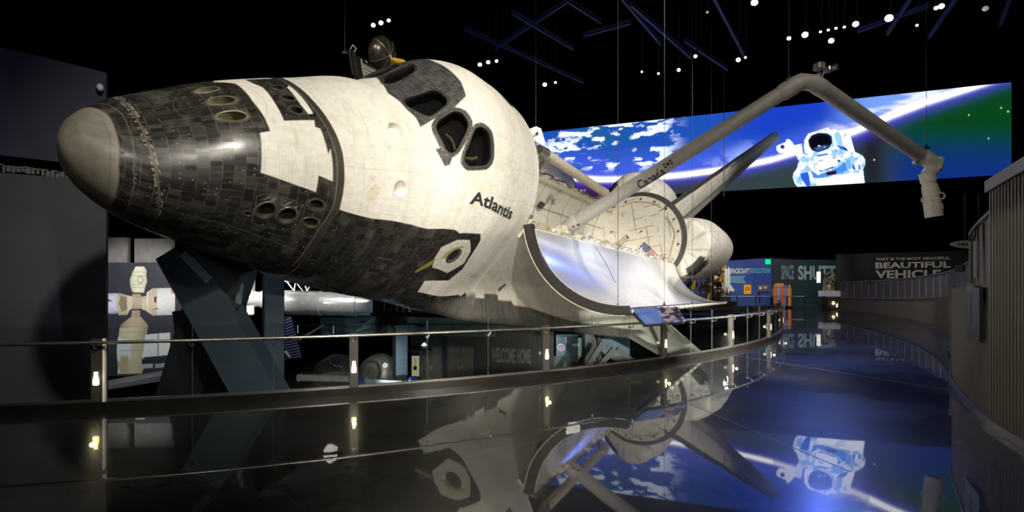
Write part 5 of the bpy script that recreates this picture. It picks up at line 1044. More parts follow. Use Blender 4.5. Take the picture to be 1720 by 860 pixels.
for i in range(5):
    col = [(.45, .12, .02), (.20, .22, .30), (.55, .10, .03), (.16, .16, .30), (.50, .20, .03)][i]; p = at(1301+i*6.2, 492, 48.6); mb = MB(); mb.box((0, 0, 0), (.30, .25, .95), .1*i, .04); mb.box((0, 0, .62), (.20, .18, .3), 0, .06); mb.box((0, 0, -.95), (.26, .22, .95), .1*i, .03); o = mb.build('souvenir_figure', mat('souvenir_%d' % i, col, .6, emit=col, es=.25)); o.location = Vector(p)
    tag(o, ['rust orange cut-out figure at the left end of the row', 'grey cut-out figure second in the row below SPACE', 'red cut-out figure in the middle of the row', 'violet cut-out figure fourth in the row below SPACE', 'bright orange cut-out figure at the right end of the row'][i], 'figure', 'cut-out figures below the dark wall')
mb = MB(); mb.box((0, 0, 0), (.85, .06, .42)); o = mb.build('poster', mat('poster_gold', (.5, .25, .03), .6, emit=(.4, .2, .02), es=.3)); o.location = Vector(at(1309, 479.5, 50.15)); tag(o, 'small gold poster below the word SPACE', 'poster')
t, O, e, n = panel_thing('exhibit_wall', 'dark teal exhibit wall reading SHUTTLE at the end of the walkway', 'sign', 1338, 1428, 436, 517, 50., 50., m=M_teal)
put_text(t, O, e, n, 'SHUTTLE', 1340, 1423, 445, 469, mat('sign_teal_white', (.40, .50, .48), .5), .03)
# dark mural with the quotation
t, O, e, n = panel_thing('quotation_wall', 'dark mural wall with the quotation in pale capital letters', 'sign', 1405, 1660, 427, 524, 46., 42., m=mat('mural_brown', (.012, .010, .0095), .6, var=.6, scale=.5), py0b=420)
M_q = mat('quote_grey', (.72, .68, .62), .5)
put_text(t, O, e, n, 'THAT IS THE MOST GRACEFUL,', 1470, 1596.5, 432.5, 437.5, M_q, .02); put_text(t, O, e, n, 'BEAUTIFUL', 1470, 1596.5, 440.5, 450.5, M_q, .03); put_text(t, O, e, n, 'VEHICLE', 1470, 1580, 453.5, 467, M_q, .03)
rs = thing('hanging_sign', 'dark oval restroom sign above the far curved parapet', 'sign', at(1633, 410.5, 30.)); mb = MB(); q = ell(0, 0, 1.25, .25, 0, 40); V = [(x, k, y) for k in (0, .08) for x, y in q]; mb.add(V, [tuple(range(39, -1, -1)), tuple(range(40, 80))]+[(i, (i+1) % 40, 40+(i+1) % 40, 40+i) for i in range(40)]); mb.build('sign_plate', mat('oval_grey', (.22, .21, .20), .5), rs)
q2 = ell(0, 0, 1.22, .235, 0, 40); q1 = ell(0, 0, 1.18, .215, 0, 40); mb = MB(); mb.add([(x, -.005, y) for x, y in np.concatenate([q2, q1])], [(i, (i+1) % 40, 40+(i+1) % 40, 40+i) for i in range(40)]); mb.build('sign_border', mat('oval_line', (.3, .3, .3), .5), rs)
text_on('lettering', 'RESTROOMS', (-.85, -.0, -.06), (1, 0, 0), (0, 0, 1), .13, 1.7, mat('oval_black', (.006, .006, .006), .5), rs, .02, t=.02)
mb = MB(); mb.tube([(-.4, .04, .2), (-.4, .04, 3.)], .012, 6); mb.tube([(.4, .04, .2), (.4, .04, 3.)], .012, 6); mb.build('sign_hanger', M_cable, rs)
# rocket stack model
rk = thing('launch_stack_model', 'model of a white winged orbiter on an orange tank with twin white boosters', 'model', at(1216, 492, 48.4)); RK = at(1216, 492, 48.4); sc = 47/FPX
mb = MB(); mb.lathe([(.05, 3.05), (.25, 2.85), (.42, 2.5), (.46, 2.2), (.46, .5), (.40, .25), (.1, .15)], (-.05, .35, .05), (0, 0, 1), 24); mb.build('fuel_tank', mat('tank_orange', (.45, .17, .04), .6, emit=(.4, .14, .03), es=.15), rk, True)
for s_ in (-1, 1): mb = MB(); mb.lathe([(.02, 2.5), (.16, 2.2), (.17, .3), (.24, .0), (.2, -.05)], (s_*.62-.05, .35, 0), (0, 0, 1), 16); mb.build('booster', mat('model_white', (.62, .58, .50), .5), rk, True)
mb = MB(); mb.lathe([(.03, 2.35), (.15, 2.2), (.22, 1.9), (.24, .5), (.26, .15), (.2, .05)], (.05, -.25, 0), (0, 0, 1), 20); mb.build('model_fuselage', MATS['model_white'], rk, True)
mb = MB(); V = [(x+.05, y, z) for y in (-.20, -.14) for x, z in ((-.2, 1.5), (-.32, 1.0), (-.85, .35), (-.85, .15), (.85, .15), (.85, .35), (.32, 1.0), (.2, 1.5))]; mb.add(V, [tuple(range(7, -1, -1)), tuple(range(8, 16))]+[(i, (i+1) % 8, 8+(i+1) % 8, 8+i) for i in range(8)]); mb.build('model_wing', MATS['model_white'], rk)
mb = MB(); V = [(x+.05, y, z) for x in (-.03, .03) for y, z in ((-.48, .75), (-.95, .12), (-.95, -.08), (-.48, .08))]; mb.add(V, [(3, 2, 1, 0), (4, 5, 6, 7), (0, 1, 5, 4), (1, 2, 6, 5), (2, 3, 7, 6), (3, 0, 4, 7)]); mb.build('model_fin', MATS['model_white'], rk)
mb = MB(); mb.lathe([(.55, 0), (.65, -.25), (.6, -.9), (.9, -1.0), (.9, -1.36)], (0, .1, -.05), (0, 0, 1), 20); mb.build('model_base', M_dk, rk)
# machinery exhibit behind the engine pod
mx_ = thing('machinery_exhibit', 'brown and gold engine machinery on a dark plinth behind the rear of the orbiter', 'machinery', at(1186, 516, 44.5)); MXO = at(1186, 516, 44.5)
for i in range(22):
    px, py = RNG.uniform(1150, 1212), RNG.uniform(452, 503); p = at(px, py, 44.5+RNG.uniform(-1., 1.))-MXO; r = RNG.uniform(.16, .42); mb = MB(); k = i % 4
    if k == 0: mb.lathe([(r*.5, -r), (r, -r*.6), (r, r*.6), (r*.6, r), (r*.4, r*1.3)], p, (RNG.uniform(-1, 1), -.3, RNG.uniform(-.6, .8)), 16)
    elif k == 1: mb.box(p, (r*2.4, r, r*.9), RNG.uniform(0, 1), .05); mb.box(p+np.array([r*.4, -r*.4, r*.6]), (r*.8, r*.6, r*.6), .4, .05)
    elif k == 2: tt = np.linspace(0, 5, 16); mb.tube(p+np.stack([r*np.cos(tt), .3*r*np.sin(tt*1.3), r*np.sin(tt)], 1), .09, 8)
    else: mb.lathe([(r, 0), (r*1.05, .1), (r*.5, .35), (r*.45, .9), (r*.8, 1.0)], p-np.array([0, 0, .4]), (.2, -.1, 1), 16)
    mb.build('machine_component', [mat('engine_brown', (.13, .06, .025), .5), mat('engine_gold', (.5, .27, .05), .4, .5), M_dk, mat('engine_copper', (.28, .12, .05), .35, .6)][int(RNG.randint(4))], mx_, True)
for x_ in (-1.4, -.4, .6, 1.4): mb = MB(); mb.tube([(x_, .4, .3), (x_+.1, .3, 2.6)], .07, 8); mb.build('machine_stand', M_dk, mx_)
mb = MB(); mb.box((0, 0, .35), (4.4, 2.2, .35), 0, .05); mb.box((0, 0, .0), (4.0, 1.9, .5), 0, .05); mb.build('plinth', M_dk, mx_)
# rocket engine on a white pedestal
en = thing('rocket_engine', 'tall rocket engine of bright pipes on a white pedestal at the walkway end', 'engine', at(1393, 519, 43.)); M_chr = mat('engine_chrome', (.75, .66, .45), .3, .55, var=.3, scale=5)
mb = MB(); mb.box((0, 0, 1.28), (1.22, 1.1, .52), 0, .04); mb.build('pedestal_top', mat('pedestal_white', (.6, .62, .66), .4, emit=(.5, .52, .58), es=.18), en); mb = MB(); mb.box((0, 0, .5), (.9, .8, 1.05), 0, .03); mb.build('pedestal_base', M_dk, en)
for i in range(16):
    a0 = RNG.uniform(0, 6.3); r0 = RNG.uniform(.15, .5); z0, z1 = RNG.uniform(1.6, 2.3), RNG.uniform(2.2, 3.1); mb = MB(); tt = np.linspace(0, 1, 12)
    mb.tube(np.stack([r0*np.cos(a0+2.2*tt)*(1-.2*tt), r0*np.sin(a0+2.2*tt), z0+(z1-z0)*tt+.15*np.sin(tt*7+i)], 1), RNG.uniform(.03, .085), 8); mb.build('engine_pipe', M_chr if i % 3 else M_dk, en, True)
mb = MB(); mb.lathe([(.15, 2.75), (.22, 2.5), (.16, 2.3), (.28, 2.05), (.40, 1.6), (.38, 1.55)], (0, 0, 0), (0, 0, 1), 24); mb.build('combustion_chamber', M_chr, en, True); mb = MB(); mb.tube([(-.25, 0, 2.9), (0, 0, 3.12), (.35, 0, 3.05), (.48, 0, 2.6), (.45, 0, 2.2)], .07, 10); mb.build('engine_pipe', M_chr, en, True)
for i, (dx, dy_, z) in enumerate(((-.0, -.25, .52), (.32, -.3, .3), (.42, -.3, .42))): mb = MB(); mb.lathe([(.04, -.14), (.11, -.08), (.12, .08), (.05, .14)], (dx, dy_-.3, z), (.3, 0, 1), 14); mb.build('pedestal_lamp', mat('warm_glow', (1, .8, .5), .4, emit=(1, .82, .5), es=1.6), en, True)
pl = thing('light_pillar', 'slim glowing white light panel left of the rocket engine', 'lamp', at(1375, 516, 45.)); mb = MB(); mb.box((0, 0, 2.65), (.30, .12, 1.0), 0, .02); mb.build('light_panel', mat('panel_glow', (.8, .8, .75), .4, emit=(.9, .88, .8), es=.9), pl); mb = MB(); mb.box((0, 0, 1.1), (.16, .12, 2.2)); mb.build('pillar_post', M_dk, pl)
fr2 = thing('guard_rail', 'low dark guard rail round the rocket engine pedestal', 'railing', at(1352, 521, 42.)); 
for z in (.62, 1.12): mb = MB(); mb.tube([(0, 0, z), (3.3, 0, z)], .025, 8); mb.build('rail_bar', mat('rail_dim', (.10, .11, .12), .4, .5), fr2)
for x in (0, 1.6, 3.3): mb = MB(); mb.box((x, 0, .57), (.06, .05, 1.14)); mb.build('rail_post', MATS['rail_dim'], fr2)
# ================================================================== below the orbiter, left
M_beam = mat('support_steel', (.030, .042, .052), .5, .2, var=.12, scale=2); M_beamb = mat('support_black', (.012, .013, .015), .55, var=.2, scale=2)
sp = thing('nose_support', 'massive dark steel trestle propping the nose of the orbiter', 'support', at(370, 500, 10.2)); SPO = at(370, 500, 10.2); rs_ = lambda p: np.asarray(p)-SPO
def bm_(name, px0, py0, d0, px1, py1, d1, w_, h_, m, up=(0, -1, 0)): mb = MB(); mb.beam(rs_(at(px0, py0, d0)), rs_(at(px1, py1, d1)), w_, h_, up); return mb.build(name, m, sp)
bm_('slanted_leg', 306, 420, 10.0, 545, 850, 9.6, .80, .5, M_beam); bm_('slanted_leg', 385, 440, 10.0, 270, 800, 11.2, .9, .6, M_beamb); bm_('slanted_leg', 318, 520, 11.2, 350, 780, 11.4, .5, .4, M_beamb)
bm_('brace', 352, 470, 10.8, 410, 436, 10.6, .5, .4, M_beamb)
mb = MB(); V = [rs_(at(x, y, d)) for d in (9.75, 9.95) for x, y in ((302, 408), (358, 424), (372, 442), (342, 470), (402, 512), (388, 528), (330, 530), (292, 470))]; mb.add(V, [tuple(range(7, -1, -1)), tuple(range(8, 16))]+[(i, (i+1) % 8, 8+(i+1) % 8, 8+i) for i in range(8)]); mb.build('gusset_plate', M_beamb, sp)
for (x, y) in ((326, 440), (331, 447), (337, 457)): mb = MB(); mb.lathe([(.05, 0), (.05, .05), (.03, .06)], rs_(at(x, y, 9.74)), (0, -1, 0), 10); mb.build('bolt', M_dk, sp)
bm_('brace', 405, 455, 9.9, 398, 510, 10.0, .12, .1, mat('support_grey', (.10, .105, .11), .5)); bm_('brace', 308, 425, 9.7, 352, 470, 9.7, .16, .06, MATS['support_grey'])
cl = thing('steel_column', 'dark teal square steel column in front of the shiny cylinder', 'column', at(459, 700, 15.)); mb = MB(); p = at(459, 700, 15.); mb.box((0, 0, (at(0, 400, 15)[2]-p[2])/2), (.54, .54, at(0, 400, 15)[2]-p[2]), .55, .02); mb.build('column_shaft', M_beam, cl)
mb = MB(); mb.box((0, 0, .1), (.8, .8, .2), .55, .02); mb.build('column_base', M_beam, cl)
# shiny telescope
tl_ = thing('space_telescope', 'shiny silver space telescope lying level behind the nose trestle', 'telescope', at(480, 508, 24.)); TO = at(480, 508, 24.); M_foil = mat('silver_foil', (.82, .82, .81), .25, .7, var=.12, scale=5, bump=.25)
k = 24/FPX; ax = np.array([1., .05, -.03])
mb = MB(); mb.lathe([(.35, -.6), (.56, -.5), (.58, -.1), (.58, 1.55), (.60, 1.6), (.60, 1.66), (.56, 1.7), (.56, 3.2), (.58, 3.22), (.58, 3.32), (.53, 3.36), (.53, 4.0)], (0, 0, 0), ax, 40); mb.build('telescope_tube', M_foil, tl_, True)
mb = MB(); mb.lathe([(.28, -2.35), (.38, -2.2), (.42, -1.6), (.36, -1.2), (.52, -.9), (.5, -.6)], (0, 0, .1), ax, 28); mb.build('instrument_bay', M_foil, tl_, True)
mb = MB(); mb.box(np.array([-2.0, 0, .85]), (.9, .5, 1.2), .1, .08); mb.box(np.array([-1.75, -.3, 1.2]), (.3, .3, .5), .1, .05); mb.box((-1.55, -.2, -.35), (.3, .3, .5), .3, .05); mb.build('equipment_box', mat('box_white', (.7, .68, .62), .45, var=.2, scale=6), tl_)
for x0, x1 in ((.1, .5), (.5, .5), (.5, .9), (.9, 1.1), (1.3, 1.1)): mb = MB(); mb.tube([(x0, -.1, .98), (x1, -.25, .54)], .03, 6); mb.build('handhold_strut', M_white, tl_)
mb = MB(); mb.tube([(-.1, -.15, 1.), (1.5, -.15, .95)], .03, 6); mb.build('handhold_rail', M_white, tl_)
for i in range(7): mb = MB(); mb.box((4.05+i*.28, .1*i, .0), (.05, .05, .95)); mb.build('stand_upright', M_gm if i % 2 else M_white, tl_)
sp_ = thing('solar_panel', 'narrow blue solar panel strip hanging behind the steel column', 'panel', at(488, 570, 22.)); q = [at(478, 532, 22), at(488, 532, 22), at(507, 600, 22), at(478, 602, 22)]; SQ = at(488, 570, 22.)
mb = MB(); mb.add([p-SQ+np.array([0, k_, 0]) for k_ in (0, .05) for p in q], [(3, 2, 1, 0), (4, 5, 6, 7), (0, 1, 5, 4), (1, 2, 6, 5), (2, 3, 7, 6), (3, 0, 4, 7)]); mb.build('cell_sheet', mat('cell_blue', (.02, .02, .09), .3), sp_)
mb = MB()
for i in range(15): y = 534+i*4.6; x1 = 488+(y-532)*.27; mb.tube([at(478.5, y+5, 21.97)-SQ, at(x1, y, 21.97)-SQ], .014, 4)
mb.build('cell_lines', mat('cell_line', (.28, .28, .45), .4), sp_); mb = MB(); mb.beam(at(479, 590, 21.95)-SQ, at(487, 600, 21.95)-SQ, .1, .05); mb.build('panel_bracket', M_white, sp_)
# mezzanine beam, columns, bar
mz = thing('mezzanine_edge', 'long teal mezzanine edge beam under the wing root', 'beam', at(700, 548, 26.)); MZ = at(700, 548, 26.)
mb = MB(); mb.beam(at(545, 548, 26.)-MZ, at(648, 546.5, 24.)-MZ, .9, .5, (0, -1, 0)); mb.beam(at(648, 546.5, 24.)-MZ, at(905, 552, 28.)-MZ, .9, .5, (0, -1, 0)); mb.build('edge_beam', mat('mezzanine_teal', (.07, .11, .125), .55, var=.1, scale=1), mz)
mb = MB(); mb.tube([at(490, 547, 25.5)-MZ, at(648, 545, 23.6)-MZ, at(905, 545, 27.5)-MZ], .03, 8); mb.build('edge_rail', M_steel, mz); 
for px in (500, 560, 620, 690, 760, 830): mb = MB(); mb.tube([at(px, 546, 24.8)-MZ, at(px, 560, 24.8)-MZ], .018, 6); mb.build('rail_stub', M_steel, mz)
mb = MB(); p0_, p1_ = at(503, 571, 22.5), at(543, 547, 22.5); mb.tube([p0_*0, p1_-p0_], .05, 8); mb.lathe([(.08, -.03), (.08, .05)], (0, 0, 0), p1_-p0_, 10); o = mb.build('strut_rod', M_steel, None, True); o.location = Vector(p0_); tag(o, 'thin bright diagonal rod below the telescope', 'rod')
for i, (px, d, w_) in enumerate(((672, 19.6, .46), (988, 24., .5), (1006, 25., .22))):
    z1, z0 = at(px, 545, d)[2], at(px, 700, d)[2]; mb = MB(); mb.box((0, 0, (z1-z0)/2), (w_, w_, z1-z0), .5 if i == 0 else .2, .015); mb.box((0, 0, z1-z0-.06), (w_*1.3, w_*1.3, .12), .5); o = mb.build('lower_column', M_beam if i == 0 else M_beamb); o.location = Vector((at(px, 700, d)[0], d, z0))
    tag(o, ['teal square column on the lower level right of the domed capsule', 'black column on the lower level before the pale blue wall', 'thin black column right of the pale blue wall emblem'][i], 'column')
for i, (a_, b_) in enumerate((((1012, 576), (985, 618)), ((1032, 585), (1000, 622)), ((1036, 586), (1062, 606)))):
    p0_, p1_ = at(*a_, 22.+.5*i), at(*b_, 22.+.5*i); mb = MB(); mb.beam(p0_*0, p1_-p0_, .22, .22); mb.beam((p1_-p0_)*.96, (p1_-p0_), .34, .34); o = mb.build('wing_prop', M_beamb); o.location = Vector(p0_)
    tag(o, ['left slanted black prop under the near wing', 'middle slanted black prop under the near wing', 'right slanted black prop under the near wing'][i], 'prop')
# capsule
cp_ = thing('space_capsule', 'domed grey space capsule with round hatch on the lower level', 'capsule', at(638, 640, 21.)); CO = at(638, 640, 21.); ax = np.array([-.35, -.8, .25])
mb = MB(); mb.lathe([(.5, .62), (.62, .55), (.78, .35), (.84, .1), (.84, -.5), (.78, -.6)], (0, 0, .25), ax, 40); mb.build('capsule_shell', mat('capsule_grey', (.20, .19, .165), .4, .4, var=.3, scale=6), cp_, True)
for r_, h_ in ((.86, .08), (.83, .22), (.66, .52)): mb = MB(); mb.lathe([(r_-.01, h_-.02), (r_+.03, h_), (r_-.01, h_+.02)], (0, 0, .25), ax, 40, False); mb.build('capsule_band', M_gm, cp_, True)
mb = MB(); mb.lathe([(.52, .60), (.5, .66), (.44, .66), (.42, .56), (.02, .55)], (0, 0, .25), ax, 32); mb.build('capsule_hatch', M_dk, cp_, True); mb = MB(); mb.lathe([(.10, 0), (.10, .05), (.04, .05), (.03, .0)], at(647, 614, 20.3)-CO, (0, -1, .3), 18); mb.build('capsule_lamp', mat('lamp_pale', (.75, .74, .66), .4), cp_)
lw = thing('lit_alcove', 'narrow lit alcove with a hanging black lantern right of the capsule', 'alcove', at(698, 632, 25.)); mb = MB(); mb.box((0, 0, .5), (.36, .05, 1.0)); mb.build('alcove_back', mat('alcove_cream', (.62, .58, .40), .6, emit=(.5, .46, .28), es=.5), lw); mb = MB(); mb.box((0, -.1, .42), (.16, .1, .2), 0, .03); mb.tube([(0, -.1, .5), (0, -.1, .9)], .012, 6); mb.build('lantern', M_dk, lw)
for i, (a_, b_, d, r_) in enumerate((((500, 634), (600, 636), 18., .10), ((612, 641), (690, 646), 18.4, .13))):
    p0_, p1_ = at(*a_, d), at(*b_, d); mb = MB(); mb.beam(p0_*0, p1_-p0_, r_*2.2, r_*2); mb.beam((p1_-p0_)*.02, (p1_-p0_)*.06, r_*2.6, r_*2.4); o = mb.build('barrier_bar', mat('barrier_white', (.55, .56, .56), .4)); o.location = Vector(p0_); tag(o, ['pale bar left of the second railing post, low behind the glass', 'bright white bar under the domed capsule'][i], 'barrier')
mb = MB(); mb.lathe([(.02, .16), (.3, .14), (.55, .05), (.62, 0), (.5, -.04)], (0, 0, 0), (0, 0, 1), 28); o = mb.build('display_pod', mat('pod_grey', (.2, .2, .2), .35), None, True); o.location = Vector(at(562, 631, 19.4)); tag(o, 'low rounded grey display lid behind the pale bar', 'display')
for i, (px, py) in enumerate(((604, 642), (694, 641))): mb = MB(); mb.box((0, 0, 0), (.32, .3, .22), .3, .03); mb.box((0, 0, .14), (.26, .24, .07), .3, .03); o = mb.build('blue_case', mat('case_blue', (.03, .10, .35), .5)); o.location = Vector(at(px, py, 17.6)); tag(o, ['small blue case at the left end of the white bar', 'small blue case at the right end of the white bar'][i], 'case')
vh = thing('equipment_rig', 'dark equipment rig with small metal fittings behind the second railing post', 'equipment', at(575, 610, 21.)); 
mb = MB(); mb.lathe([(.02, .62), (.45, .5), (.9, .1), (1., -.3), (.95, -.5)], (-.3, .3, -.3), (.15, -.3, 1), 28); mb.build('rig_dome', M_beamb, vh, True)
for i in range(10): mb = MB(); c = np.array([-.45+i*.09, -.4, .18-i*.055+RNG.uniform(-.05, .05)]); mb.box(c, (RNG.uniform(.04, .12), .06, RNG.uniform(.02, .07)), RNG.uniform(-.5, .5), .01); mb.build('rig_fitting', M_gm, vh)
# lower level wall: washroom doors and WELCOME HOME
M_low = mat('lower_wall_slats', (.030, .029, .028), .6); 
ww = thing('welcome_wall', 'dark ribbed wall on the lower level with WELCOME HOME lettering', 'sign', at(905, 700, 26.2)); O = np.array(at(690, 700, 28.)); O1 = at(928, 700, 25.6); zt_ = at(905, 556, 26.2)[2]; e = (O1-O); e[2] = 0; Lw = np.linalg.norm(e); e /= Lw; n = np.array([e[1], -e[0], 0]); ww.location = Vector(O); WO = np.array(O, float); k = int(Lw/.14)
xs_ = np.repeat(np.arange(k+1)*.14, 2)[1:-1]; of = np.where((np.arange(len(xs_))//2) % 2 == 0, 0, .03); V = []; 
for z in (O[2], zt_): V += [O*[1, 1, 0]+e*x_+n*o_+np.array([0, 0, z])-WO for x_, o_ in zip(xs_, of)]
m_ = len(xs_); V += [O*[1, 1, 0]-n*.3+np.array([0, 0, O[2]])-WO, O*[1, 1, 0]+e*Lw-n*.3+np.array([0, 0, O[2]])-WO, O*[1, 1, 0]+e*Lw-n*.3+np.array([0, 0, zt_])-WO, O*[1, 1, 0]-n*.3+np.array([0, 0, zt_])-WO]
mb = MB(); mb.add(V, [(i, i+1, m_+i+1, m_+i) for i in range(m_-1)]+[(2*m_, 2*m_+1, 2*m_+2, 2*m_+3)]); mb.build('ribbed_wall', M_low, ww)
put_text(ww, WO, e, n, 'WELCOME HOME', 826, 892, 582, 607, mat('welcome_grey', (.15, .145, .135), .5), .03)
def hitw(px, py):
    r = at(px, py, 1.)-np.array([0, 0, EYE]); s = ((WO-np.array([0, 0, EYE]))@n)/(r@n); return np.array([0, 0, EYE])+r*s
for i, (a_, b_) in enumerate(((707, 744), (752, 797))):
    p = hitw(a_, 645); q = hitw(b_, 582); w_ = (q-p)@e; h_ = q[2]-p[2]; t = thing('lower_door', ['dark ribbed double door below the curved canopy on the lower level', 'dark ribbed double door left of the WELCOME HOME lettering'][i], 'door', p); nl = 2
    for j in range(nl):
        mb = MB(); 
        for s_ in range(7): x_ = w_*(j+.06+s_*.88/7)/nl; mb.beam(e*x_+n*.05+np.array([0, 0, .02]), e*x_+n*.05+np.array([0, 0, h_*.97]), .055, .03, n)
        mb.beam(e*w_*(j+.5)/nl+n*.035+np.array([0, 0, .02]), e*w_*(j+.5)/nl+n*.035+np.array([0, 0, h_*.97]), w_/nl*.95, .03, n); dl = mb.build('door_leaf', mat('door_slat', (.14, .125, .105), .55), t)
        mb = MB(); mb.box(e*w_*(.46+.08*j)+n*.09+np.array([0, 0, h_*.45]), (.04, .05, .16), 0, .01); mb.build('door_handle', M_gm, dl)
    mb = MB(); mb.beam(n*.06, n*.06+np.array([0, 0, h_*1.02]), .06, .08, n); mb.beam(e*w_+n*.06, e*w_+n*.06+np.array([0, 0, h_*1.02]), .06, .08, n); mb.beam(n*.06+np.array([0, 0, h_]), e*w_+n*.06+np.array([0, 0, h_]), .08, .08, n); mb.build('door_frame', mat('frame_blue', (.035, .07, .10), .5), t)
mb = MB(); p = hitw(717, 584)+n*1.0; mb.lathe([(.02, .1), (.6, .06), (.75, 0), (.7, -.04), (.02, -.02)], (0, 0, 0), (0, 0, 1), 28); o = mb.build('door_canopy', mat('canopy_grey', (.14, .135, .12), .4), None, True); o.location = Vector(p); tag(o, 'round grey canopy light above the ribbed doors on the lower level', 'canopy')
# pale blue wall with emblems
t, O, e, n = panel_thing('emblem_wall', 'pale blue wall with round emblems on the lower level under the wing', 'sign', 934, 1058, 562, 650, 27., 27., m=mat('wall_steel_blue', (.075, .125, .165), .6, var=.1, scale=1))
put_quad(t, O, e, n, 930, 1060, 598, 650, mat('dado_dark', (.03, .033, .036), .5), 'dado_panel', .06)
for i, (px, py, r_) in enumerate(((942, 583.5, 6.2), (953.5, 571, 6.2))):
    c = at(px, py, 26.93)-O; r0 = r_*27/FPX; mb = MB(); mb.lathe([(r0, -.02), (r0, .02), (r0*.85, .03)], c, (0, -1, 0), 28); rd = mb.build('round_emblem', mat('emblem_ring_%d' % i, ((.6, .6, .62), (.20, .30, .36))[i], .5), t)
    mb = MB(); mb.lathe([(r0*.78, .031), (r0*.78, .035)], c, (0, -1, 0), 24); mb.build('emblem_field', mat('emblem_field_%d' % i, ((.12, .16, .42), (.06, .11, .15))[i], .5), rd)
    mb = MB(); mb.add([c+np.array([x_*r0, -.04, z_*r0]) for x_, z_ in ((-.1, .5), (.08, .5), (.15, .0), (.5, -.4), (-.5, -.4), (-.16, .0))], [(0, 1, 2, 3, 4, 5)]); mb.build('emblem_mark', mat('emblem_mark_%d' % i, ((.6, .2, .15), (.30, .40, .45))[i], .5), rd)
put_quad(t, O, e, n, 961, 972, 577, 581.5, mat('caption_white', (.5, .53, .55), .5), 'caption_plate'); put_quad(t, O, e, n, 986, 990.5, 577.5, 582, MATS['caption_white'], 'caption_plate')
# station mural
ML = [(172, 440), (290, 440), (290, 645), (172, 645)]; md = 17.5; mo = at(172, 632, md)
mu = thing('station_mural', 'tall mural of white space station modules joined in a cross', 'mural', mo); gu, gv = 240, 400; U_, V_ = np.meshgrid(np.linspace(168, 330, gu), np.linspace(632, 441, gv), indexing='ij')
P = np.stack([(U_-CX)/FPX*md, np.full(U_.shape, md), EYE-(V_-CY)/FPX*md], -1); x, y = U_, V_; c = np.ones(P.shape)*lin((38, 40, 52)); c *= (.85+.3*fbm(x*.05, y*.05, 3.))[..., None]
def pt_(poly, col, sh=None, s_=.5):
    global c
    w_ = np.clip(sdf(x, y, poly, 8.)/s_+.5, 0, 1); cc = np.asarray(lin(col))*np.ones(c.shape)
    if sh is not None: a0, a1, axis_ = sh; t_ = ((x if axis_ == 'x' else y)-a0)/(a1-a0); cc = cc*(.45+.55*np.sin(np.clip(t_, 0, 1)*math.pi)**.6)[..., None]
    cc = cc*(.88+.24*fbm(x*.4, y*.4, 9.))[..., None]; c = c*(1-w_[..., None])+cc*w_[..., None]
def modp(k_): return [(a/2.6875, 380+b/2.6875) for a, b in k_]
pt_(modp([(465, 305), (530, 302), (545, 330), (545, 375), (525, 395), (465, 395)]), (190, 195, 225), (490, 526, 'y')); pt_(modp([(465, 318), (508, 338), (465, 342)]), (40, 38, 52)); pt_(modp([(465, 345), (480, 345), (478, 355), (465, 356)]), (150, 80, 60))
pt_(modp([(535, 300), (585, 315), (590, 370), (575, 400), (535, 402), (522, 350)]), (176, 170, 150), (490, 532, 'y')); pt_(modp([(545, 312), (572, 322), (574, 375), (550, 388), (536, 350)]), (120, 112, 95))
pt_(modp([(600, 205), (612, 182), (650, 182), (662, 200), (660, 225), (665, 250), (655, 275), (650, 300), (598, 298), (588, 270), (586, 240), (594, 222)]), (205, 203, 185), (218, 248, 'x')); pt_(ell(*modp([(633, 242)])[0], 5.6, 7), (150, 150, 135)); pt_(ell(*modp([(633, 242)])[0], 3.4, 4.4), (200, 198, 180))
for yy in (205, 222, 262, 275): pt_(modp([(592, yy), (660, yy+2), (660, yy+4), (592, yy+2)]), (120, 118, 105))
pt_(modp([(598, 305), (632, 305), (648, 330), (640, 372), (600, 375), (585, 345)]), (172, 158, 140), (492, 521, 'y')); pt_(modp([(575, 312), (598, 318), (596, 372), (576, 385)]), (190, 185, 165)); pt_(modp([(640, 318), (668, 312), (668, 385), (640, 375)]), (190, 184, 165), (496, 524, 'y'))
pt_(modp([(690, 280), (790, 278), (790, 400), (690, 403), (664, 385), (662, 300)]), (212, 212, 215), (480, 532, 'y')); pt_(modp([(690, 282), (710, 280), (708, 402), (690, 400), (668, 380), (668, 302)]), (190, 178, 155), (480, 532, 'y')); pt_(modp([(697, 318), (707, 318), (705, 345), (696, 342)]), (40, 40, 45)); pt_(modp([(770, 278), (792, 276), (792, 300), (775, 305)]), (170, 110, 80)); pt_(modp([(682, 378), (715, 368), (715, 374)]), (60, 58, 55))
pt_(modp([(595, 380), (632, 380), (632, 408), (592, 410)]), (150, 135, 115)); pt_(modp([(590, 410), (635, 408), (668, 445), (668, 455), (540, 460), (545, 445)]), (158, 146, 126), (204, 248, 'x'))
pt_(modp([(540, 458), (650, 455), (652, 500), (650, 640), (640, 665), (532, 668), (530, 560), (535, 500)]), (182, 176, 152), (192, 246, 'x')); pt_(modp([(533, 500), (590, 520), (590, 600), (530, 612), (527, 560)]), (188, 196, 208)); pt_(modp([(545, 585), (580, 585), (575, 660), (540, 662)]), (165, 155, 120)); pt_(modp([(650, 450), (668, 448), (662, 500), (650, 502)]), (140, 130, 112))
for yy in (478, 520, 560): pt_(modp([(535, yy), (650, yy-2), (650, yy), (535, yy+2)]), (120, 115, 100))
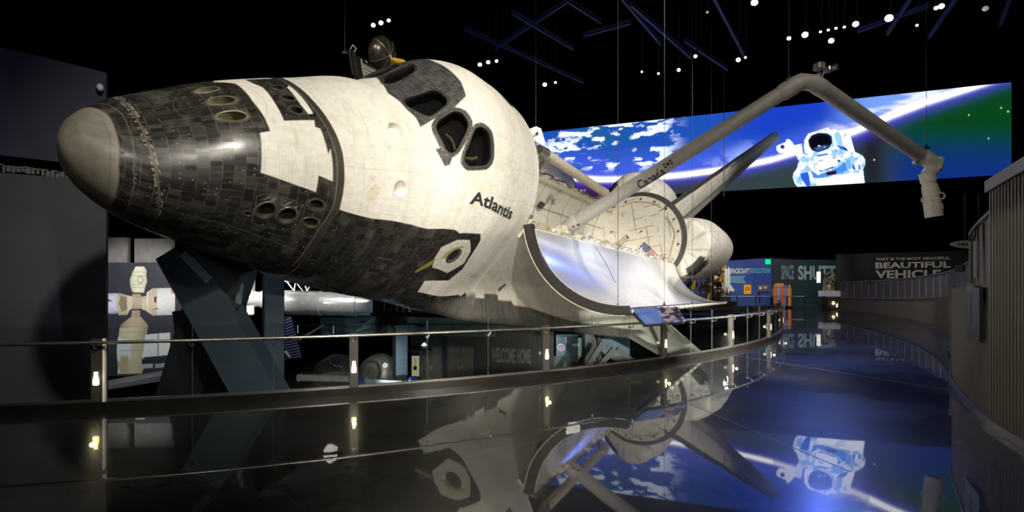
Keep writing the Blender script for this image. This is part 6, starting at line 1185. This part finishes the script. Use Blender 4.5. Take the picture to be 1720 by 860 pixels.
pt_(modp([(655, 490), (712, 484), (712, 586), (640, 592), (648, 560)]), (200, 202, 206)); pt_(modp([(716, 483), (768, 480), (768, 580), (716, 586)]), (206, 208, 212)); pt_(modp([(640, 600), (768, 585), (768, 612), (640, 625)]), (30, 32, 40)); pt_(modp([(640, 622), (690, 620), (690, 640), (640, 642)]), (150, 155, 165)); pt_(modp([(700, 622), (765, 615), (765, 635), (700, 640)]), (140, 145, 155)); pt_(modp([(530, 662), (536, 640), (542, 640), (538, 668)]), (210, 210, 205))
mesh_np('printed_mural', P.reshape(-1, 3)-mo, gridfaces(gu, gv), MATS['print_gloss'], mu, False, np.clip(c, .002, .85).reshape(-1, 3), np.full(gu*gv, .6))
mb = MB(); mb.box(((330+168)/2/FPX*md-CX/FPX*md-mo[0], .1, (at(0, 441, md)[2]-mo[2])/2), (162/FPX*md, .15, at(0, 441, md)[2]-mo[2])); mb.build('mural_board', M_dk, mu)
for i, (a_, b_, y0, y1) in enumerate(((168, 217, 399, 443), (228, 292, 401, 442))):
    p = at((a_+b_)/2, (y0+y1)/2, 17.6); mb = MB(); mb.box((0, 0, 0), ((b_-a_)/FPX*17.6, .12, (y1-y0)/FPX*17.6)); mb.box((0, -.07, 0), ((b_-a_)/FPX*17.6*.96, .02, (y1-y0)/FPX*17.6*.94)); o = mb.build('wall_board', mat('concrete_grey', (.15, .145, .145), .7, var=.2, scale=3)); o.location = Vector(p); tag(o, ['grey wall board above the station mural, left of the black gap', 'grey wall board above the station mural, right of the black gap'][i], 'board')
mb = MB(); V = [at(*q, md-.1) for q in ((172, 640), (306, 617), (311, 628), (172, 646))]+[at(*q, md-1.2) for q in ((172, 650), (306, 624), (311, 634), (172, 656))]; mb.add([v-V[0] for v in V], [(3, 2, 1, 0), (4, 5, 6, 7), (0, 1, 5, 4), (1, 2, 6, 5), (2, 3, 7, 6), (3, 0, 4, 7)]); o = mb.build('mural_ledge', mat('ledge_grey', (.10, .10, .11), .6)); o.location = Vector(V[0]); tag(o, 'slanting grey ledge at the foot of the station mural', 'ledge')
# ================================================================== ceiling: beams, spotlights
M_cb = mat('ceiling_beam', (.05, .065, .16), .55, .1)  # part of the blue uplight is put into the beam colour
BE = [((860, 24), (963, 84)), ((1040, -6), (1110, 76)), ((1150, 70), (1222, 118)), ((1060, 10), (1160, 98)), ((955, 5), (1010, 40)), ((780, 50), (980, 140)), ((1195, -10), (1250, 95)), ((1535, -8), (1490, 60)), ((1612, -8), (1560, 66)), ((1702, -10), (1680, 45)), ((1440, 55), (1560, 12)), ((830, 85), (960, 0)), ((980, 62), (1060, 40))]
ORD = ['first', 'second', 'third', 'fourth', 'fifth', 'sixth', 'seventh', 'eighth', 'ninth', 'tenth', 'eleventh', 'twelfth', 'last']; BRANK = {j: k for k, j in enumerate(sorted(range(len(BE)), key=lambda j: BE[j][0][0]+BE[j][1][0]))}
for i, (a_, b_) in enumerate(BE):
    z = 15.6+.15*(i % 3); p0_, p1_ = atz(*a_, z), atz(*b_, z); mb = MB(); v = p1_-p0_
    mb.beam(v*0, v, .12, .02); mb.beam(np.array([0, 0, .2]), v+np.array([0, 0, .2]), .12, .02); mb.beam(np.array([0, 0, .1]), v+np.array([0, 0, .1]), .02, .2)
    o = mb.build('ceiling_beam', M_cb); o.scale = (1, 1, 1); o.location = Vector(p0_); tag(o, 'dim blue-lit steel roof beam, %s of the roof beams counted from the left' % ORD[BRANK[i]], 'beam', 'roof beams under the black ceiling')
SPOTS = [(627, 43, 3.6), (640, 39, 3.8), (653, 35, 3), (806, 109, 3.4), (820, 105, 3.2), (834, 103, 2.6), (915, 142.5, 3.4), (933, 139, 2), (1267, 5, 5.6), (1352, 59, 5), (1437, 41, 4.8), (1493, 31, 6.2), (1572, 14, 3.2), (1581, 11, 4.4), (1655, 15, 4.6), (1396, 69, 4.4), (1325, 65, 3.2), (1240, 101, 3.6), (1252, 97, 1.8), (1168, 95, 2.8), (1140, 118, 2.8), (1106, 124, 1.8), (1078, 121, 1.6), (1378, 54, 2), (1391, 51, 2), (1404, 48, 2), (1418, 46, 2), (1540, 43, 2), (1188, 21, 2.4)]
SLAB = ['left of the three spotlights above the dish antenna', 'middle of the three spotlights above the dish antenna', 'right of the three spotlights above the dish antenna', 'left of the three spotlights behind the cabin crown', 'middle of the three spotlights behind the cabin crown', 'right of the three spotlights behind the cabin crown',
 'brighter of the two spotlights above the white camera housing', 'fainter right one of the two spotlights above the white camera housing', 'bright spotlight at the top edge left of the elbow wire', 'bright spotlight just right of the elbow wire', 'bright spotlight second left of the largest one, above the screen', 'largest and brightest ceiling spotlight, upper right',
 'left of the two close spotlights near the top edge, right of the brightest', 'right of the two close spotlights near the top edge, right of the brightest', 'dim spotlight farthest right under the ceiling', 'spotlight lowest in the cluster right of the elbow wire', 'small spotlight at the left end of the cluster right of the elbow wire', 'spotlight left of the arm elbow beside the thick cable',
 'tiny spotlight touching the one left of the arm elbow', 'spotlight just left of the thick steel cable', 'spotlight above the left half of the screen, second left of the thick cable', 'small spotlight third left of the thick cable', 'faint spotlight fourth left of the thick cable', 'first of the row of four tiny spotlights above the arm elbow', 'second of the row of four tiny spotlights above the arm elbow', 'third of the row of four tiny spotlights above the arm elbow', 'last of the row of four tiny spotlights above the arm elbow',
 'tiny spotlight between the brightest one and the close pair', 'dark unlit round spotlight near the top edge beside the thick cable']
M_sl = mat('spot_glow', (1, 1, 1), .5, emit=(1., .97, .92), es=9.); M_sl2 = mat('spot_glow_dim', (1, 1, 1), .5, emit=(1., .9, .8), es=.25)
for i, (px, py, r_) in enumerate(SPOTS):
    z = 13.6; p = atz(px, py, z); rr = r_*p[1]/FPX*.95; t = thing('ceiling_spotlight', SLAB[i], 'spotlight', p, group='ceiling spotlights')
    dirv = np.array([0, 0, EYE+.0])-p; dirv = np.array([-p[0]*.6, -p[1]*.6+6, -p[2]]); dirv /= np.linalg.norm(dirv)
    mb = MB(); mb.lathe([(rr*.7, -.55), (rr*1.15, -.45), (rr*1.25, -.05), (rr*1.12, -.03)], (0, 0, 0), dirv, 16); mb.build('lamp_housing', M_dk, t, True)
    mb = MB(); mb.lathe([(rr, -.06), (rr, -.02), (rr*.5, .03)], (0, 0, 0), dirv, 18); mb.build('lamp_lens', M_sl if px not in (1188, 1655) else M_sl2, t, True)
    mb = MB(); mb.tube([-dirv*.3, -dirv*.3+np.array([0, 0, .5]), -dirv*.3+np.array([0, 0, 3.4])], .02, 6); mb.build('hanger', M_dk, t)
# ================================================================== light
def spot(name, loc, target, energy, color, size=40, blend=.6, rad=.35):
    l = bpy.data.lights.new(name, 'SPOT'); l.energy = energy; l.color = color; l.spot_size = math.radians(size); l.spot_blend = blend; l.shadow_soft_size = rad
    o = bpy.data.objects.new(name, l); COL.objects.link(o); o.location = Vector(loc); o.rotation_euler = (Vector(target)-Vector(loc)).to_track_quat('-Z', 'Y').to_euler(); return o
def arealight(name, loc, target, energy, color, sx, sy):
    l = bpy.data.lights.new(name, 'AREA'); l.shape = 'RECTANGLE'; l.size = sx; l.size_y = sy; l.energy = energy; l.color = color
    o = bpy.data.objects.new(name, l); COL.objects.link(o); o.location = Vector(loc); o.rotation_euler = (Vector(target)-Vector(loc)).to_track_quat('-Z', 'Y').to_euler(); return o
WARM = (1., .93, .80); COOL = (.55, .65, 1.)
spot('key_over_walkway', (1.2, 0., 11.6), ow((430, -50, 400)), 6200, WARM, 62, .5)
spot('walkway_low', (.8, -1.2, 4.4), ow((700, -110, 320)), 1500, WARM, 70, .8)
spot('key_crown', (7., 6., 14.), ow((540, -40, 470)), 3200, WARM, 40)
spot('key_nose', (-5.5, -1., 9.), ow((300, -30, 380)), 900, WARM, 50)
spot('low_wing_fill', (6.0, 6.6, 1.5), ow((1060, -230, 300)), 24000, WARM, 38, 1., .1)  # added low fill that brightens the near wing, no fixture there
spot('low_flank_fill', (4.5, 2.3, 2.0), ow((600, -112, 325)), 2200, WARM, 58, 1., .1)  # added fill from low right for the flank, no fixture there
spot('rear_flank_fill', (-2.2, -5., 2.3), ow((720, -118, 308)), 9000, WARM, 30, 1., .1)  # added fill behind the camera for the flank under the door
spot('parapet_near', (7.5, 8.8, 3.1), ow((560, -100, 350)), 300, WARM, 75)
spot('parapet_far', (16.4, 18.8, 2.8), ow((760, -130, 340)), 700, WARM, 75)
spot('key_bay', (10., 12., 14.), ow((940, -40, 380)), 9500, (1, .95, .86), 60)
spot('key_aft', (17., 14., 14.), ow((1380, -60, 470)), 19000, (1, .95, .86), 40)
spot('door_wash', (11., 22., 14.), ow((900, -190, 400)), 7000, (.84, .87, 1.), 50)
spot('dish_light', (-6., 2., 13.), at(630, 100, 16.), 3000, WARM, 22)
spot('arm_light', (10., 3., 12.), at(1450, 190, 14.5), 1000, WARM, 40)
# walls
spot('left_wall_blue', (-5., 4., 13.), at(60, 180, 11.5), 260, (.38, .45, 1.), 50)
spot('left_wall_low', (-2., 1., 8.), at(80, 480, 11.5), 110, (1, .95, .95), 55)
spot('right_wall', (3.5, 3.5, 11.), (9.5, 11., 1.), 1300, (1, .92, .78), 75)
spot('right_wall_far', (15., 22., 12.), (24., 33., 1.5), 3000, (.95, .92, .95), 70, .6, .1)
spot('sign_wash', (22., 40., 8.7), (25., 50., 2.), 2600, (.95, .97, 1.), 75, .6, .04)
spot('quote_wash', (27., 38., 8.2), at(1530, 450, 44.), 420, (1, .95, .88), 50, .6, .04)
spot('exhibit_wash', (18., 38., 8.4), at(1215, 480, 47.), 1500, (1, .97, .9), 40, .6, .04)
spot('walkway_blue_fill', (22., 36., 16.8), (11., 14., 0.), 6500, (.12, .22, 1.), 46, .8, .1)  # added blue spot, stands in for the screen's glow on the floor
# the well
spot('mural_wash', (-12.4, 13.2, 3.4), at(230, 540, 17.5), 950, (1, .97, .92), 75, .6, .05)
spot('telescope_wash', (-8., 20.5, 4.2), at(520, 505, 24.), 1100, (1, .98, .95), 75, .6, .05)
spot('telescope_wash', (-13., 21., 3.5), at(430, 500, 24.), 2200, (1, .98, .95), 60, .6, .05)
spot('trestle_wash', (-3., 8.6, -1.5), at(450, 620, 9.9), 420, (.65, .85, 1.), 60, .6, .05)
spot('column_wash', (-5., 11.5, -1.), at(460, 540, 15.), 120, (.6, .85, 1.), 50, .6, .05)
spot('mezzanine_wash', (-3.5, 17., -1.5), at(640, 550, 24.5), 500, (.6, .85, 1.), 60, .6, .05)
spot('capsule_wash', (-4., 17., .0), at(640, 620, 20.8), 260, (1, .95, .85), 45, .6, .05)
spot('emblem_wash', (3.4, 23., .5), at(960, 600, 27.), 500, (.9, .97, 1.), 70, .6, .05)
for px in (714, 732, 768, 786): q = hitw(px, 580)+n*0; spot('door_downlight', q+np.array([0, -.35, .25]), q+np.array([0, -.1, -2.]), 500, (1, .93, .8), 70, .4, .03)
spot('welcome_wash', (-.2, 22., .2), at(860, 592, 26.), 140, (1, .97, .92), 50, .6, .05)
for x_, y_ in ((0., 17.), (8., 24.), (18., 24.), (-6., 26.)): spot('beam_uplight', (x_, y_, 11.5), (x_+3, y_+6, 16.), 150, (.08, .15, 1.), 110, .6, .06)
